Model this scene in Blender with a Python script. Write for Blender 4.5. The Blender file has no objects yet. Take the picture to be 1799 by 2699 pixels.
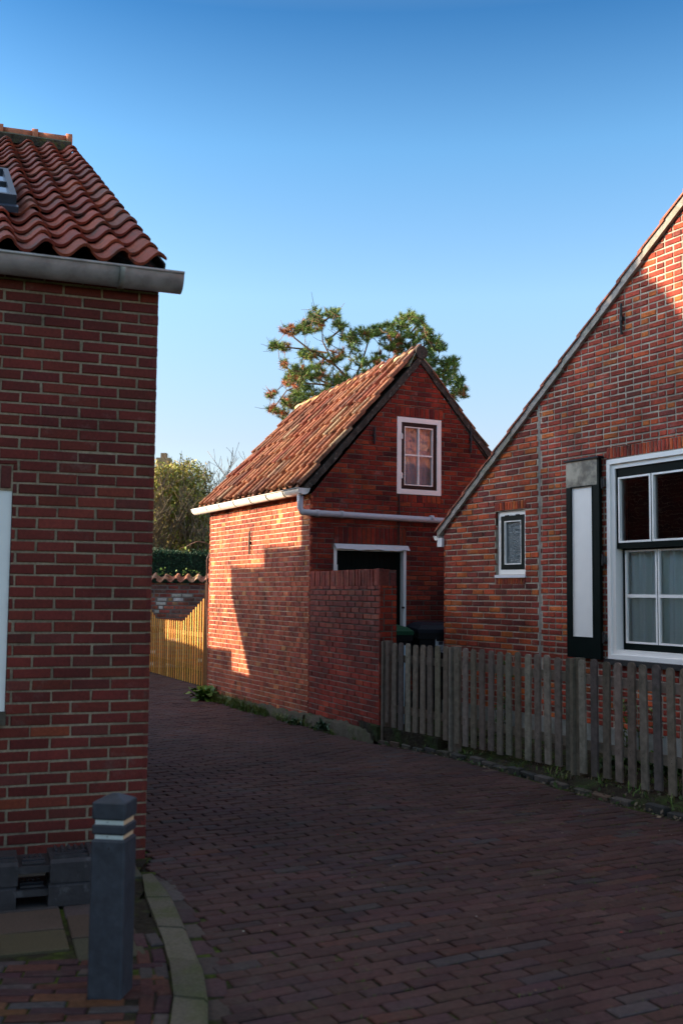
import bpy, math, random
from mathutils import Vector, Matrix
# ------------------------------------------------------------------ camera, world, sun, exposure
scene = bpy.context.scene
col = scene.collection
W_, H_, F_, HOR, ROLL, CH = 1799, 2699, 2750.0, 1563.0, 0.010, 1.56
pitch = math.atan((HOR - H_ / 2) / F_)
Fv = Vector((0, math.cos(pitch), math.sin(pitch))); Rv = Vector((1, 0, 0)); Uv = Rv.cross(Fv)
R2 = math.cos(ROLL) * Rv + math.sin(ROLL) * Uv
U2 = -math.sin(ROLL) * Rv + math.cos(ROLL) * Uv
cam_d = bpy.data.cameras.new('camera'); cam = bpy.data.objects.new('camera', cam_d); col.objects.link(cam)
M = Matrix.Identity(4)
for i in range(3):
    M[i][0] = R2[i]; M[i][1] = U2[i]; M[i][2] = -Fv[i]
M[2][3] = CH
cam.matrix_world = M
cam_d.sensor_fit = 'VERTICAL'; cam_d.sensor_height = 36; cam_d.lens = F_ / H_ * 36
cam_d.clip_end = 1500; cam_d.clip_start = 0.05
cam_d.dof.use_dof = True; cam_d.dof.focus_distance = 12.5; cam_d.dof.aperture_fstop = 3.2
scene.camera = cam

SUN_E, SUN_H = math.radians(18.0), Vector((-1.0, 0.08, 0)).normalized()
S = Vector((SUN_H.x * math.cos(SUN_E), SUN_H.y * math.cos(SUN_E), math.sin(SUN_E)))
world = bpy.data.worlds.new('World'); scene.world = world; world.use_nodes = True
wn = world.node_tree; wn.nodes.clear()
sky = wn.nodes.new('ShaderNodeTexSky'); sky.sky_type = 'NISHITA'; sky.sun_disc = False
sky.sun_elevation = SUN_E; sky.sun_rotation = math.atan2(SUN_H.x, SUN_H.y)
sky.altitude = 0; sky.air_density = 1.0; sky.dust_density = 0.3; sky.ozone_density = 2.5
bg = wn.nodes.new('ShaderNodeBackground'); bg.inputs[1].default_value = 0.10
wo = wn.nodes.new('ShaderNodeOutputWorld')
# clear autumn sky: paler towards the horizon, deeper above, then added warm fill overhead for shaded walls (by elevation, in world space)
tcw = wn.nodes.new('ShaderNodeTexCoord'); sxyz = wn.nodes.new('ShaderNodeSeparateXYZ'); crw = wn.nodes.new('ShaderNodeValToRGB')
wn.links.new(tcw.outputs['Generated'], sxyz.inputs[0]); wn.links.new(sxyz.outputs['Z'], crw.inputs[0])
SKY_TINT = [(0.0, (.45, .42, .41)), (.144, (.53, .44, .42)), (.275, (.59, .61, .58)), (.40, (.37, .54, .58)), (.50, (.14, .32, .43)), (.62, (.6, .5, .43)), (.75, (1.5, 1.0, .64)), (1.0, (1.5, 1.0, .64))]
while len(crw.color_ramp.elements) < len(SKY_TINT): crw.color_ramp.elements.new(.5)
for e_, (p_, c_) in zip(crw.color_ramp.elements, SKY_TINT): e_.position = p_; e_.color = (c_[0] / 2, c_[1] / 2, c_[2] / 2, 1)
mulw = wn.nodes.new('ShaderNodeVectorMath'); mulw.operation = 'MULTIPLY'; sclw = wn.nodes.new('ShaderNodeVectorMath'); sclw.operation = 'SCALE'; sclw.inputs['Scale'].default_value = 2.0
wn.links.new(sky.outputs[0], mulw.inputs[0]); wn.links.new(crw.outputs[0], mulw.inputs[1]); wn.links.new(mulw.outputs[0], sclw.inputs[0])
# sky glow around the low sun, boosted to fill the walls facing it
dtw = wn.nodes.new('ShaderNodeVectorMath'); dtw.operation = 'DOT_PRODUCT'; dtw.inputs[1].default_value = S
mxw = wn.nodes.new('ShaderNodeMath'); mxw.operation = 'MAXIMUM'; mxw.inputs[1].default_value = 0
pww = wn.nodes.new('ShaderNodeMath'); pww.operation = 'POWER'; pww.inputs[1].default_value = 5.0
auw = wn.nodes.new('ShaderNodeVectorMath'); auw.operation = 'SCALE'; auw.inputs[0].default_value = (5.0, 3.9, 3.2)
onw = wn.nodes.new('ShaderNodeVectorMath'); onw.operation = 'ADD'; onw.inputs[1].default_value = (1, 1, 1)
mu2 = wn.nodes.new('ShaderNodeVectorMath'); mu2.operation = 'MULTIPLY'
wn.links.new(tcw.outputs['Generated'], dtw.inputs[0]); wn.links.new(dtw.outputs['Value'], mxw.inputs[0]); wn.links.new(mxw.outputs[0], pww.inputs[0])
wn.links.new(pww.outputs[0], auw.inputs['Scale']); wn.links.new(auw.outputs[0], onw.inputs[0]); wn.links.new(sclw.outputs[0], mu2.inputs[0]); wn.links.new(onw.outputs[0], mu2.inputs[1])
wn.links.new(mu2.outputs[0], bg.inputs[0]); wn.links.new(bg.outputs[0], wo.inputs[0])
sun_d = bpy.data.lights.new('sun', 'SUN'); sun_d.energy = 2.5; sun_d.angle = math.radians(0.5); sun_d.color = (1.0, 0.80, 0.56)
sun = bpy.data.objects.new('sun', sun_d); col.objects.link(sun)
sun.rotation_euler = S.to_track_quat('Z', 'Y').to_euler(); sun.location = (-20, 0, 20)
vs = scene.view_settings; vs.view_transform = 'Standard'; vs.look = 'None'; vs.exposure = 2.4; vs.gamma = 1.0
vs.use_curve_mapping = False
scene.cycles.max_bounces = 6

# ------------------------------------------------------------------ helpers
def tag(o, label=None, cat=None, group=None, kind=None):
    if label: o['label'] = label
    if cat: o['category'] = cat
    if group: o['group'] = group
    if kind: o['kind'] = kind
    return o

def thing(name, loc, label, cat, group=None):
    o = bpy.data.objects.new(name, None); col.objects.link(o)
    o.empty_display_size = 0.2; o.location = loc
    return tag(o, label, cat, group)

def origin_of(o):
    v = Vector((0, 0, 0))
    while o is not None:
        v += Vector(o.location); o = o.parent
    return v

class MB:
    def __init__(s): s.v = []; s.f = []; s.c = []; s.m = []
    def add(s, vs, fs, c=(1, 1, 1), mi=0):
        n = len(s.v); s.v.extend([tuple(v) for v in vs])
        s.f.extend([tuple(i + n for i in f) for f in fs]); s.c.extend([c] * len(vs)); s.m.extend([mi] * len(fs))
    def box(s, o, ax, ay, az, c=(1, 1, 1), mi=0):
        o, ax, ay, az = Vector(o), Vector(ax), Vector(ay), Vector(az)
        p = [o, o + ax, o + ax + ay, o + ay]; p += [q + az for q in p]
        fs = [(0, 3, 2, 1), (4, 5, 6, 7), (0, 1, 5, 4), (1, 2, 6, 5), (2, 3, 7, 6), (3, 0, 4, 7)]
        if ax.cross(ay).dot(az) < 0: fs = [f[::-1] for f in fs]
        s.add(p, fs, c, mi)
    def abox(s, x0, x1, y0, y1, z0, z1, c=(1, 1, 1), mi=0):
        s.box((x0, y0, z0), (x1 - x0, 0, 0), (0, y1 - y0, 0), (0, 0, z1 - z0), c, mi)
    def tube(s, pts, rs, n=8, c=(1, 1, 1), cap=True, mi=0):
        pts = [Vector(p) for p in pts]
        if not isinstance(rs, (list, tuple)): rs = [rs] * len(pts)
        rings = []; up = Vector((0, 0, 1))
        prev = None
        for i, p in enumerate(pts):
            d = (pts[min(i + 1, len(pts) - 1)] - pts[max(i - 1, 0)])
            if d.length < 1e-9: d = Vector((0, 0, 1))
            d.normalize()
            if prev is None:
                a = d.cross(up if abs(d.z) < 0.9 else Vector((1, 0, 0))).normalized()
            else:
                a = (prev - d * prev.dot(d))
                a = a.normalized() if a.length > 1e-6 else d.orthogonal().normalized()
            prev = a; b = d.cross(a)
            rings.append([p + rs[i] * (math.cos(2 * math.pi * k / n) * a + math.sin(2 * math.pi * k / n) * b) for k in range(n)])
        vs = [v for r in rings for v in r]; fs = []
        for i in range(len(pts) - 1):
            for k in range(n):
                fs.append((i * n + k, i * n + (k + 1) % n, (i + 1) * n + (k + 1) % n, (i + 1) * n + k))
        if cap: fs.append(tuple(range(n))[::-1]); fs.append(tuple((len(pts) - 1) * n + k for k in range(n)))
        s.add(vs, fs, c, mi)
    def build(s, name, mats, parent=None, smooth=False, label=None):
        o0 = origin_of(parent) if parent else Vector((0, 0, 0))
        me = bpy.data.meshes.new(name)
        me.from_pydata([(v[0] - o0.x, v[1] - o0.y, v[2] - o0.z) for v in s.v], [], s.f)
        if not isinstance(mats, (list, tuple)): mats = [mats]
        for m in mats: me.materials.append(m)
        if len(mats) > 1: me.polygons.foreach_set('material_index', s.m)
        a = me.color_attributes.new('tint', 'FLOAT_COLOR', 'POINT')
        flat = []
        for c in s.c: flat.extend((c[0], c[1], c[2], 1.0))
        a.data.foreach_set('color', flat)
        if smooth: me.polygons.foreach_set('use_smooth', [True] * len(me.polygons))
        me.update()
        o = bpy.data.objects.new(name, me); col.objects.link(o)
        if parent: o.parent = parent
        if label: o['label'] = label
        return o

class Frame:
    """vertical wall frame: u along the wall, z up, w outwards"""
    def __init__(s, p0, d, out):
        s.p = Vector((p0[0], p0[1], 0)); s.d = Vector((d[0], d[1], 0)).normalized()
        n = Vector((s.d.y, -s.d.x, 0)); s.n = n if n.dot(Vector((out[0], out[1], 0))) > 0 else -n
    def P(s, u, z, w=0.0):
        v = s.p + s.d * u + s.n * w; return Vector((v.x, v.y, z))
    def box(s, mb, u0, u1, z0, z1, w0, w1, c=(1, 1, 1), mi=0):
        mb.box(s.P(u0, z0, w0), s.d * (u1 - u0), s.n * (w1 - w0), (0, 0, z1 - z0), c, mi)

def clip(poly, region):
    """Sutherland-Hodgman, region convex ccw"""
    out = poly; n = len(region)
    for i in range(n):
        a = region[i]; b = region[(i + 1) % n]; ex, ey = b[0] - a[0], b[1] - a[1]
        inp = out; out = []
        if not inp: break
        def side(p): return ex * (p[1] - a[1]) - ey * (p[0] - a[0])
        for j in range(len(inp)):
            p, q = inp[j], inp[(j + 1) % len(inp)]; sp, sq = side(p), side(q)
            if sp >= 0: out.append(p)
            if (sp >= 0) != (sq >= 0):
                t = sp / (sp - sq); out.append((p[0] + t * (q[0] - p[0]), p[1] + t * (q[1] - p[1])))
    return out

def area(p):
    return 0.5 * abs(sum(p[i][0] * p[(i + 1) % len(p)][1] - p[(i + 1) % len(p)][0] * p[i][1] for i in range(len(p))))

def ccw(p):
    a = sum(p[i][0] * p[(i + 1) % len(p)][1] - p[(i + 1) % len(p)][0] * p[i][1] for i in range(len(p)))
    return p if a > 0 else p[::-1]

def minus(r, holes):
    rs = [r]
    for (hu0, hu1, hz0, hz1) in holes:
        nr = []
        for (u0, u1, z0, z1) in rs:
            if u1 <= hu0 or u0 >= hu1 or z1 <= hz0 or z0 >= hz1: nr.append((u0, u1, z0, z1)); continue
            if z0 < hz0: nr.append((u0, u1, z0, hz0))
            if z1 > hz1: nr.append((u0, u1, hz1, z1))
            a, b = max(z0, hz0), min(z1, hz1)
            if u0 < hu0: nr.append((u0, hu0, a, b))
            if u1 > hu1: nr.append((hu1, u1, a, b))
        rs = nr
    return rs

def pad(mb, fr, poly, rnd, c, depth=0.03, ch=0.004, jw=0.0015):
    """one brick face: convex poly in (u,z), chamfered, standing on the mortar"""
    poly = ccw(poly); n = len(poly)
    cu = sum(p[0] for p in poly) / n; cz = sum(p[1] for p in poly) / n
    w = rnd.uniform(-jw, jw); tu = rnd.uniform(-.006, .006); tz = rnd.uniform(-.02, .02)
    def ww(p): return w + (p[0] - cu) * tu + (p[1] - cz) * tz
    poly = [(p[0] + rnd.uniform(-.0018, .0018), p[1] + rnd.uniform(-.0016, .0016)) for p in poly]
    inner = [(p[0] - math.copysign(min(ch, abs(p[0] - cu) * .5), p[0] - cu), p[1] - math.copysign(min(ch, abs(p[1] - cz) * .5), p[1] - cz)) for p in poly]
    vs = [fr.P(p[0], p[1], ww(p)) for p in inner] + [fr.P(p[0], p[1], ww(p) - ch) for p in poly] + [fr.P(p[0], p[1], -depth) for p in poly]
    order = list(range(n))
    fs = [tuple(order)]
    for k in range(n):
        k2 = (k + 1) % n
        fs.append((k, n + k, n + k2, k2)); fs.append((n + k, 2 * n + k, 2 * n + k2, n + k2))
    a = vs[1] - vs[0]; b = vs[2] - vs[0]
    if a.cross(b).dot(fr.n) < 0: fs = [f[::-1] for f in fs]
    mb.add(vs, fs, c)

def pick(rnd, pal):
    r = rnd.random() * sum(p[0] for p in pal)
    for wt, c in pal:
        r -= wt
        if r <= 0: break
    k = rnd.uniform(.82, 1.18)
    return (c[0] * k, c[1] * k * rnd.uniform(.93, 1.07), c[2] * k * rnd.uniform(.93, 1.07))

def courses(mb, mo, fr, region, holes, z0, z1, u0, u1, course, blen, joint, bond, pal, rnd, u_ref=0.0, skip=0.0, jit=.004, mw=-.008, mc=(1, 1, 1)):
    """lay the bricks of a wall region; mb bricks, mo mortar"""
    region = ccw(region)
    k = 0; z = z0
    while z < z1:
        zt = min(z + course, z1 + .001)
        head = (bond == 'cross' and k % 2 == 1)
        L = (blen + joint) * (.5 if head else 1) ; 
        if bond == 'cross': off = (L * .5 if head else (blen + joint) * (.25 if (k // 2) % 2 else .75))
        elif bond == 'run': off = (L * .5 if k % 2 else 0.0)
        else: off = rnd.uniform(0, L)
        u = u_ref + off - L * (int((u_ref + off - u0) / L) + 2)
        while u < u1:
            l = L
            if bond == 'wild' and rnd.random() < .22: l = L * .5
            j = joint * rnd.uniform(.75, 1.25)
            a, b = u + j / 2 + rnd.uniform(-jit, jit) * .5, u + l - j / 2 + rnd.uniform(-jit, jit) * .5
            za, zb = z + joint / 2 + rnd.uniform(-.001, .001), z + course - joint / 2 + rnd.uniform(-.0015, .0015)
            c = pick(rnd, pal)
            a2, b2 = max(a, u0), min(b, u1)
            if b2 - a2 > .012 and rnd.random() >= skip:
                for (ra, rb, rz0, rz1) in minus((a2, b2, za, zb), holes):
                    if rb - ra < .012 or rz1 - rz0 < .01: continue
                    p = clip([(ra, rz0), (rb, rz0), (rb, rz1), (ra, rz1)], region)
                    if len(p) >= 3 and area(p) > 3e-4: pad(mb, fr, p, rnd, c)
            u += l
        if mo is not None:
            for (ra, rb, rz0, rz1) in minus((u0, u1, z, zt), holes):
                p = clip([(ra, rz0), (rb, rz0), (rb, rz1), (ra, rz1)], region)
                if len(p) >= 3 and area(p) > 1e-6:
                    mo.add([fr.P(q[0], q[1], mw) for q in p], [tuple(range(len(p)))], mc)
        z += course; k += 1

def soldiers(mb, fr, u0, u1, z0, z1, n, pal, rnd, joint=.009):
    w = (u1 - u0) / n
    for i in range(n):
        a = u0 + i * w + joint / 2; b = a + w - joint
        pad(mb, fr, [(a, z0 + rnd.uniform(0, .004)), (b, z0 + rnd.uniform(0, .004)), (b, z1 - rnd.uniform(0, .006)), (a, z1 - rnd.uniform(0, .006))], rnd, pick(rnd, pal))

# ------------------------------------------------------------------ materials
def nodes_mat(name):
    m = bpy.data.materials.new(name); m.use_nodes = True; nt = m.node_tree; nt.nodes.clear()
    out = nt.nodes.new('ShaderNodeOutputMaterial'); b = nt.nodes.new('ShaderNodeBsdfPrincipled')
    nt.links.new(b.outputs[0], out.inputs[0]); return m, nt, b, out

def surf(name, base=(1, 1, 1), rough=.8, var=.25, scale=30, bump=.002, spec=.3, tint=True, metal=0.0, second=None, s2=4.0, amt=.5, lo=.45, hi=.65, detail=6, bscale=None, coat=0, stain=0.0, sts=.9, bloom=0.0):
    """tint attribute x noise variation, optional second colour in patches, bump"""
    m, nt, b, out = nodes_mat(name); N = nt.nodes; L = nt.links
    tc = N.new('ShaderNodeTexCoord')
    n1 = N.new('ShaderNodeTexNoise'); n1.inputs['Scale'].default_value = scale; n1.inputs['Detail'].default_value = detail
    L.new(tc.outputs['Object'], n1.inputs['Vector'])
    mr = N.new('ShaderNodeMapRange'); mr.inputs[1].default_value = .25; mr.inputs[2].default_value = .75
    mr.inputs[3].default_value = 1 - var; mr.inputs[4].default_value = 1 + var; L.new(n1.outputs[0], mr.inputs[0])
    rgb = N.new('ShaderNodeRGB'); rgb.outputs[0].default_value = (*base, 1)
    cur = rgb.outputs[0]
    if tint:
        at = N.new('ShaderNodeAttribute'); at.attribute_name = 'tint'
        mx = N.new('ShaderNodeMix'); mx.data_type = 'RGBA'; mx.blend_type = 'MULTIPLY'; mx.inputs[0].default_value = 1
        L.new(cur, mx.inputs[6]); L.new(at.outputs['Color'], mx.inputs[7]); cur = mx.outputs[2]
    if second:
        n2 = N.new('ShaderNodeTexNoise'); n2.inputs['Scale'].default_value = s2; n2.inputs['Detail'].default_value = 8; n2.inputs['Roughness'].default_value = .65
        L.new(tc.outputs['Object'], n2.inputs['Vector'])
        r2 = N.new('ShaderNodeMapRange'); r2.inputs[1].default_value = lo; r2.inputs[2].default_value = hi; r2.inputs[3].default_value = 0; r2.inputs[4].default_value = amt
        L.new(n2.outputs[0], r2.inputs[0])
        mx2 = N.new('ShaderNodeMix'); mx2.data_type = 'RGBA'; L.new(r2.outputs[0], mx2.inputs[0]); L.new(cur, mx2.inputs[6]); mx2.inputs[7].default_value = (*second, 1)
        cur = mx2.outputs[2]
    if bloom:
        n4 = N.new('ShaderNodeTexNoise'); n4.inputs['Scale'].default_value = 3.3; n4.inputs['Detail'].default_value = 12; n4.inputs['Roughness'].default_value = .78
        mp4 = N.new('ShaderNodeVectorMath'); mp4.operation = 'ADD'; mp4.inputs[1].default_value = (7.3, 2.1, 5.5); L.new(tc.outputs['Object'], mp4.inputs[0]); L.new(mp4.outputs[0], n4.inputs['Vector'])
        r4_ = N.new('ShaderNodeMapRange'); r4_.inputs[1].default_value = .58; r4_.inputs[2].default_value = .72; r4_.inputs[4].default_value = bloom; L.new(n4.outputs[0], r4_.inputs[0])
        mx4 = N.new('ShaderNodeMix'); mx4.data_type = 'RGBA'; L.new(r4_.outputs[0], mx4.inputs[0]); L.new(cur, mx4.inputs[6]); mx4.inputs[7].default_value = (.40, .34, .31, 1); cur = mx4.outputs[2]
    fac = mr.outputs[0]
    if stain:
        n3 = N.new('ShaderNodeTexNoise'); n3.inputs['Scale'].default_value = sts; n3.inputs['Detail'].default_value = 10; n3.inputs['Roughness'].default_value = .7
        L.new(tc.outputs['Object'], n3.inputs['Vector'])
        r3_ = N.new('ShaderNodeMapRange'); r3_.inputs[1].default_value = .35; r3_.inputs[2].default_value = .62; r3_.inputs[3].default_value = 1 - stain; r3_.inputs[4].default_value = 1 + stain * .35
        L.new(n3.outputs[0], r3_.inputs[0]); mm = N.new('ShaderNodeMath'); mm.operation = 'MULTIPLY'; L.new(fac, mm.inputs[0]); L.new(r3_.outputs[0], mm.inputs[1]); fac = mm.outputs[0]
    vm = N.new('ShaderNodeVectorMath'); vm.operation = 'SCALE'; L.new(cur, vm.inputs[0]); L.new(fac, vm.inputs['Scale'])
    L.new(vm.outputs[0], b.inputs['Base Color'])
    b.inputs['Roughness'].default_value = rough; b.inputs['Metallic'].default_value = metal
    b.inputs['Specular IOR Level'].default_value = spec
    if coat: b.inputs['Coat Weight'].default_value = coat
    if bump:
        bn = N.new('ShaderNodeTexNoise'); bn.inputs['Scale'].default_value = bscale or scale * 2; bn.inputs['Detail'].default_value = 8
        L.new(tc.outputs['Object'], bn.inputs['Vector'])
        bp = N.new('ShaderNodeBump'); bp.inputs['Distance'].default_value = bump; bp.inputs['Strength'].default_value = 1
        L.new(bn.outputs[0], bp.inputs['Height']); L.new(bp.outputs[0], b.inputs['Normal'])
    return m

m_brick = surf('fired_brick', (1, 1, 1), .85, .28, 45, .0035, .2, second=(.035, .02, .018), s2=9, amt=.6, lo=.5, hi=.72, stain=.5, sts=1.3, bloom=.38)
m_brick_new = surf('smooth_brick', (1, 1, 1), .75, .2, 60, .0015, .25, second=(.05, .018, .016), s2=5, amt=.4, lo=.5, hi=.8, stain=.3, sts=1.1, bloom=.16)
m_mortar = surf('lime_mortar', (1, 1, 1), .95, .25, 60, .004, .1, second=(.05, .045, .03), s2=3, amt=.6, lo=.45, hi=.7, stain=.35, sts=1.6)
m_tile = surf('clay_pantile', (1, 1, 1), .7, .25, 25, .0015, .35, second=(.035, .03, .022), s2=7, amt=.8, lo=.52, hi=.66)
m_tile_old = surf('weathered_pantile', (1, 1, 1), .85, .3, 30, .003, .2, second=(.05, .032, .024), s2=11, amt=.75, lo=.48, hi=.64)
m_ridge = surf('lichen_ridge', (1, 1, 1), .9, .25, 30, .004, .2, second=(.48, .38, .07), s2=9, amt=.8, lo=.5, hi=.58)
m_cement = surf('dark_cement', (.062, .054, .046), .95, .45, 14, .008, .1, second=(.35, .34, .28), s2=24, amt=.6, lo=.58, hi=.68)
m_concrete = surf('rough_concrete', (.085, .072, .054), .95, .3, 14, .01, .1, second=(.06, .07, .03), s2=4, amt=.7, lo=.48, hi=.65)
m_zinc = surf('zinc_sheet', (.42, .40, .38), .5, .22, 9, .0006, .5, metal=.35, second=(.16, .14, .12), s2=6, amt=.6, lo=.45, hi=.7)
m_zincl = surf('pale_zinc', (.60, .57, .53), .55, .12, 18, .0006, .4, metal=.1)
m_pvc = surf('grey_pvc', (.47, .46, .50), .45, .06, 12, 0, .4)
m_white = surf('white_paint', (.88, .84, .80), .45, .03, 8, .0003, .4)
m_whiteold = surf('peeling_white_paint', (.74, .72, .74), .6, .06, 12, .001, .3, second=(.16, .12, .08), s2=30, amt=.9, lo=.66, hi=.7)
m_green = surf('black_green_paint', (.002, .006, .005), .5, .2, 10, .0008, .07)
m_green_w = surf('weathered_green_paint', (.006, .015, .013), .35, .2, 10, .001, .5, second=(.30, .28, .22), s2=5, amt=.85, lo=.40, hi=.58)
m_brown = surf('dark_brown_paint', (.018, .007, .005), .45, .1, 10, .0005, .2)
m_iron = surf('black_iron', (.02, .018, .018), .6, .3, 30, .001, .4)
m_wood = surf('grey_weathered_wood', (1, 1, 1), .9, .3, 22, .002, .15, second=(.05, .05, .03), s2=6, amt=.5, lo=.5, hi=.7)
m_orange = surf('oiled_wood', (1, 1, 1), .55, .18, 20, .001, .35)
m_plastic = surf('recycled_plastic', (.034, .039, .050), .55, .3, 22, .0015, .35, second=(.055, .06, .072), s2=30, amt=.5, lo=.5, hi=.7)
m_plastic2 = surf('grey_rubber_plastic', (.034, .030, .033), .6, .35, 18, .003, .3, second=(.13, .12, .125), s2=12, amt=.5, lo=.56, hi=.68)
m_bin = surf('black_bin_plastic', (.004, .005, .007), .5, .1, 10, 0, .12)
m_binl = surf('blue_black_lid', (.005, .008, .016), .5, .1, 10, 0, .15)
m_bing = surf('green_lid', (.006, .055, .026), .5, .1, 10, 0, .15)
m_paver = surf('clinker_paver', (1, 1, 1), .8, .28, 40, .002, .2, second=(.075, .062, .05), s2=7, amt=.45, lo=.5, hi=.72, stain=.35, sts=.8)
m_tile30 = surf('grey_paving_slab', (1, 1, 1), .9, .25, 120, .0015, .2, second=(.042, .036, .027), s2=5, amt=.45, lo=.5, hi=.75)
m_soil = surf('dark_joint_soil', (.030, .024, .017), .95, .5, 25, .01, .1, second=(.055, .075, .012), s2=2.6, amt=.9, lo=.45, hi=.58)
m_soil2 = surf('garden_soil', (.035, .026, .018), .95, .5, 12, .03, .1, second=(.03, .05, .012), s2=3, amt=.8, lo=.45, hi=.6)
m_grass_g = surf('grass_ground', (.05, .08, .02), .95, .4, 2, .03, .1)
m_leaf = surf('leaf', (1, 1, 1), .6, .15, 8, 0, .3)
m_bark = surf('bark', (1, 1, 1), .9, .3, 12, .004, .1)
m_dark = surf('dark_interior', (.010, .009, .009), .9, .1, 4, 0, .1)
m_paper = surf('white_label', (.45, .47, .5), .6, .02, 5, 0, .2)
m_mark = surf('label_print', (.05, .05, .07), .6, .02, 5, 0, .2)
m_amber = surf('amber_reflector', (.75, .50, .30), .35, .08, 20, 0, .5)
m_pale = surf('pale_reflector', (.62, .66, .62), .35, .08, 20, 0, .5)

def curtain_mat(name, c, tr=.3):
    m, nt, b, out = nodes_mat(name); N = nt.nodes; L = nt.links
    b.inputs['Base Color'].default_value = (*c, 1); b.inputs['Roughness'].default_value = .9
    t = N.new('ShaderNodeBsdfTranslucent'); t.inputs[0].default_value = (*c, 1)
    mx = N.new('ShaderNodeMixShader'); mx.inputs[0].default_value = tr
    L.new(b.outputs[0], mx.inputs[1]); L.new(t.outputs[0], mx.inputs[2]); L.new(mx.outputs[0], out.inputs[0]); return m
m_curt = curtain_mat('sheer_curtain', (.86, .95, .88), .05)
m_curt2 = curtain_mat('grey_curtain', (.55, .52, .62), .1)

def glass_mat(name, rough=0.0, wav=.0004, wscale=6, tintc=(1, 1, 1), bump=0):
    m, nt, b, out = nodes_mat(name); N = nt.nodes; L = nt.links; N.remove(b)
    g = N.new('ShaderNodeBsdfGlossy'); g.inputs['Roughness'].default_value = rough
    t = N.new('ShaderNodeBsdfTransparent'); t.inputs[0].default_value = (*tintc, 1)
    fr = N.new('ShaderNodeFresnel'); fr.inputs[0].default_value = 1.52
    ma = N.new('ShaderNodeMath'); ma.operation = 'MULTIPLY_ADD'; ma.inputs[1].default_value = 1.6; ma.inputs[2].default_value = .03
    ma.use_clamp = True
    L.new(fr.outputs[0], ma.inputs[0])
    mx = N.new('ShaderNodeMixShader'); L.new(ma.outputs[0], mx.inputs[0]); L.new(t.outputs[0], mx.inputs[1]); L.new(g.outputs[0], mx.inputs[2])
    L.new(mx.outputs[0], out.inputs[0])
    tc = N.new('ShaderNodeTexCoord'); nz = N.new('ShaderNodeTexNoise'); nz.inputs['Scale'].default_value = wscale; nz.inputs['Detail'].default_value = 2
    L.new(tc.outputs['Object'], nz.inputs['Vector'])
    bp = N.new('ShaderNodeBump'); bp.inputs['Distance'].default_value = wav; L.new(nz.outputs[0], bp.inputs['Height'])
    L.new(bp.outputs[0], g.inputs['Normal']); L.new(bp.outputs[0], fr.inputs['Normal'])
    return m
m_glass = glass_mat('window_glass', 0.0, .001, 5)
m_glass_up = glass_mat('attic_glass', 0.0, .002, 4)

def frosted_mat():
    m, nt, b, out = nodes_mat('patterned_glass'); N = nt.nodes; L = nt.links
    b.inputs['Base Color'].default_value = (.05, .075, .09, 1); b.inputs['Roughness'].default_value = .12
    b.inputs['Specular IOR Level'].default_value = .8
    tc = N.new('ShaderNodeTexCoord'); mp = N.new('ShaderNodeMapping'); mp.inputs['Scale'].default_value = (1, 1, .45)
    nz = N.new('ShaderNodeTexVoronoi'); nz.inputs['Scale'].default_value = 110
    L.new(tc.outputs['Object'], mp.inputs[0]); L.new(mp.outputs[0], nz.inputs['Vector'])
    bp = N.new('ShaderNodeBump'); bp.inputs['Distance'].default_value = .006; L.new(nz.outputs[0], bp.inputs['Height']); L.new(bp.outputs[0], b.inputs['Normal'])
    return m
m_frost = frosted_mat()

# ------------------------------------------------------------------ ground
def gz(y):
    t = min(1, max(0, (y - 9.0) / 4.5)); return -.12 * t * t * (3 - 2 * t)
t_dir = Vector((.8901, .4557, 0)); s_dir = Vector((-.4557, .8901, 0))

g = MB()
xs = [-300, -60, -20, -8, -4, 0, 4, 8, 20, 60, 300]; ys = [-300, -60, -10, 0, 5, 9, 10, 11, 12, 13, 13.6, 16, 20, 30, 60, 150, 500]
vsx = [(x, y, gz(y) - .03) for y in ys for x in xs]; n = len(xs)
g.add(vsx, [(j * n + i, j * n + i + 1, (j + 1) * n + i + 1, (j + 1) * n + i) for j in range(len(ys) - 1) for i in range(n - 1)])
tag(g.build('ground', m_grass_g), kind='structure')

def inside(p, poly):
    c = False; n = len(poly)
    for i in range(n):
        a, b = poly[i], poly[(i + 1) % n]
        if (a[1] > p[1]) != (b[1] > p[1]) and p[0] < (b[0] - a[0]) * (p[1] - a[1]) / (b[1] - a[1]) + a[0]: c = not c
    return c

gut = [(-1.079, 6.016), (-.934, 5.788), (-.80, 5.50), (-.68, 5.13), (-.56, 4.71), (-.475, 4.30), (-.41, 3.9), (-.38, 3.4), (-.38, 2.6), (-.45, 1.8)]
street = gut[::-1] + [(-1.10, 6.22), (-1.5, 7.2), (-2.6, 9.9), (-3.8, 12.7), (-9, 12.0), (-14, 13), (-14, 24), (-4.0, 22.2), (-2.2, 18.2), (-2.22, 17.0), (-2.0, 16.75), (-.50, 13.44), (.36, 11.52), (.50, 11.42), (1.05, 10.30), (1.80, 8.50), (2.38, 7.40), (3.4, 5.6), (5, 3), (5, 1.5), (0, 1.0)]
sb = MB()   # joint bed just below the pavers
NB = 60
def bed_grid(x0, x1, y0, y1, step, poly, dz, mb):
    y = y0
    while y < y1:
        x = x0
        while x < x1:
            if inside((x + step / 2, y + step / 2), poly):
                q = [(x, y), (x + step, y), (x + step, y + step), (x, y + step)]
                mb.add([(a, b, gz(b) + dz) for a, b in q], [(0, 1, 2, 3)])
            x += step
        y += step
big = [(-16, .5), (6, .5), (6, 26), (-16, 26)]
bed_grid(-16, 6, .5, 26, .25, big, -.011, sb)
tag(sb.build('joint_bed', m_soil), kind='structure')

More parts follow.
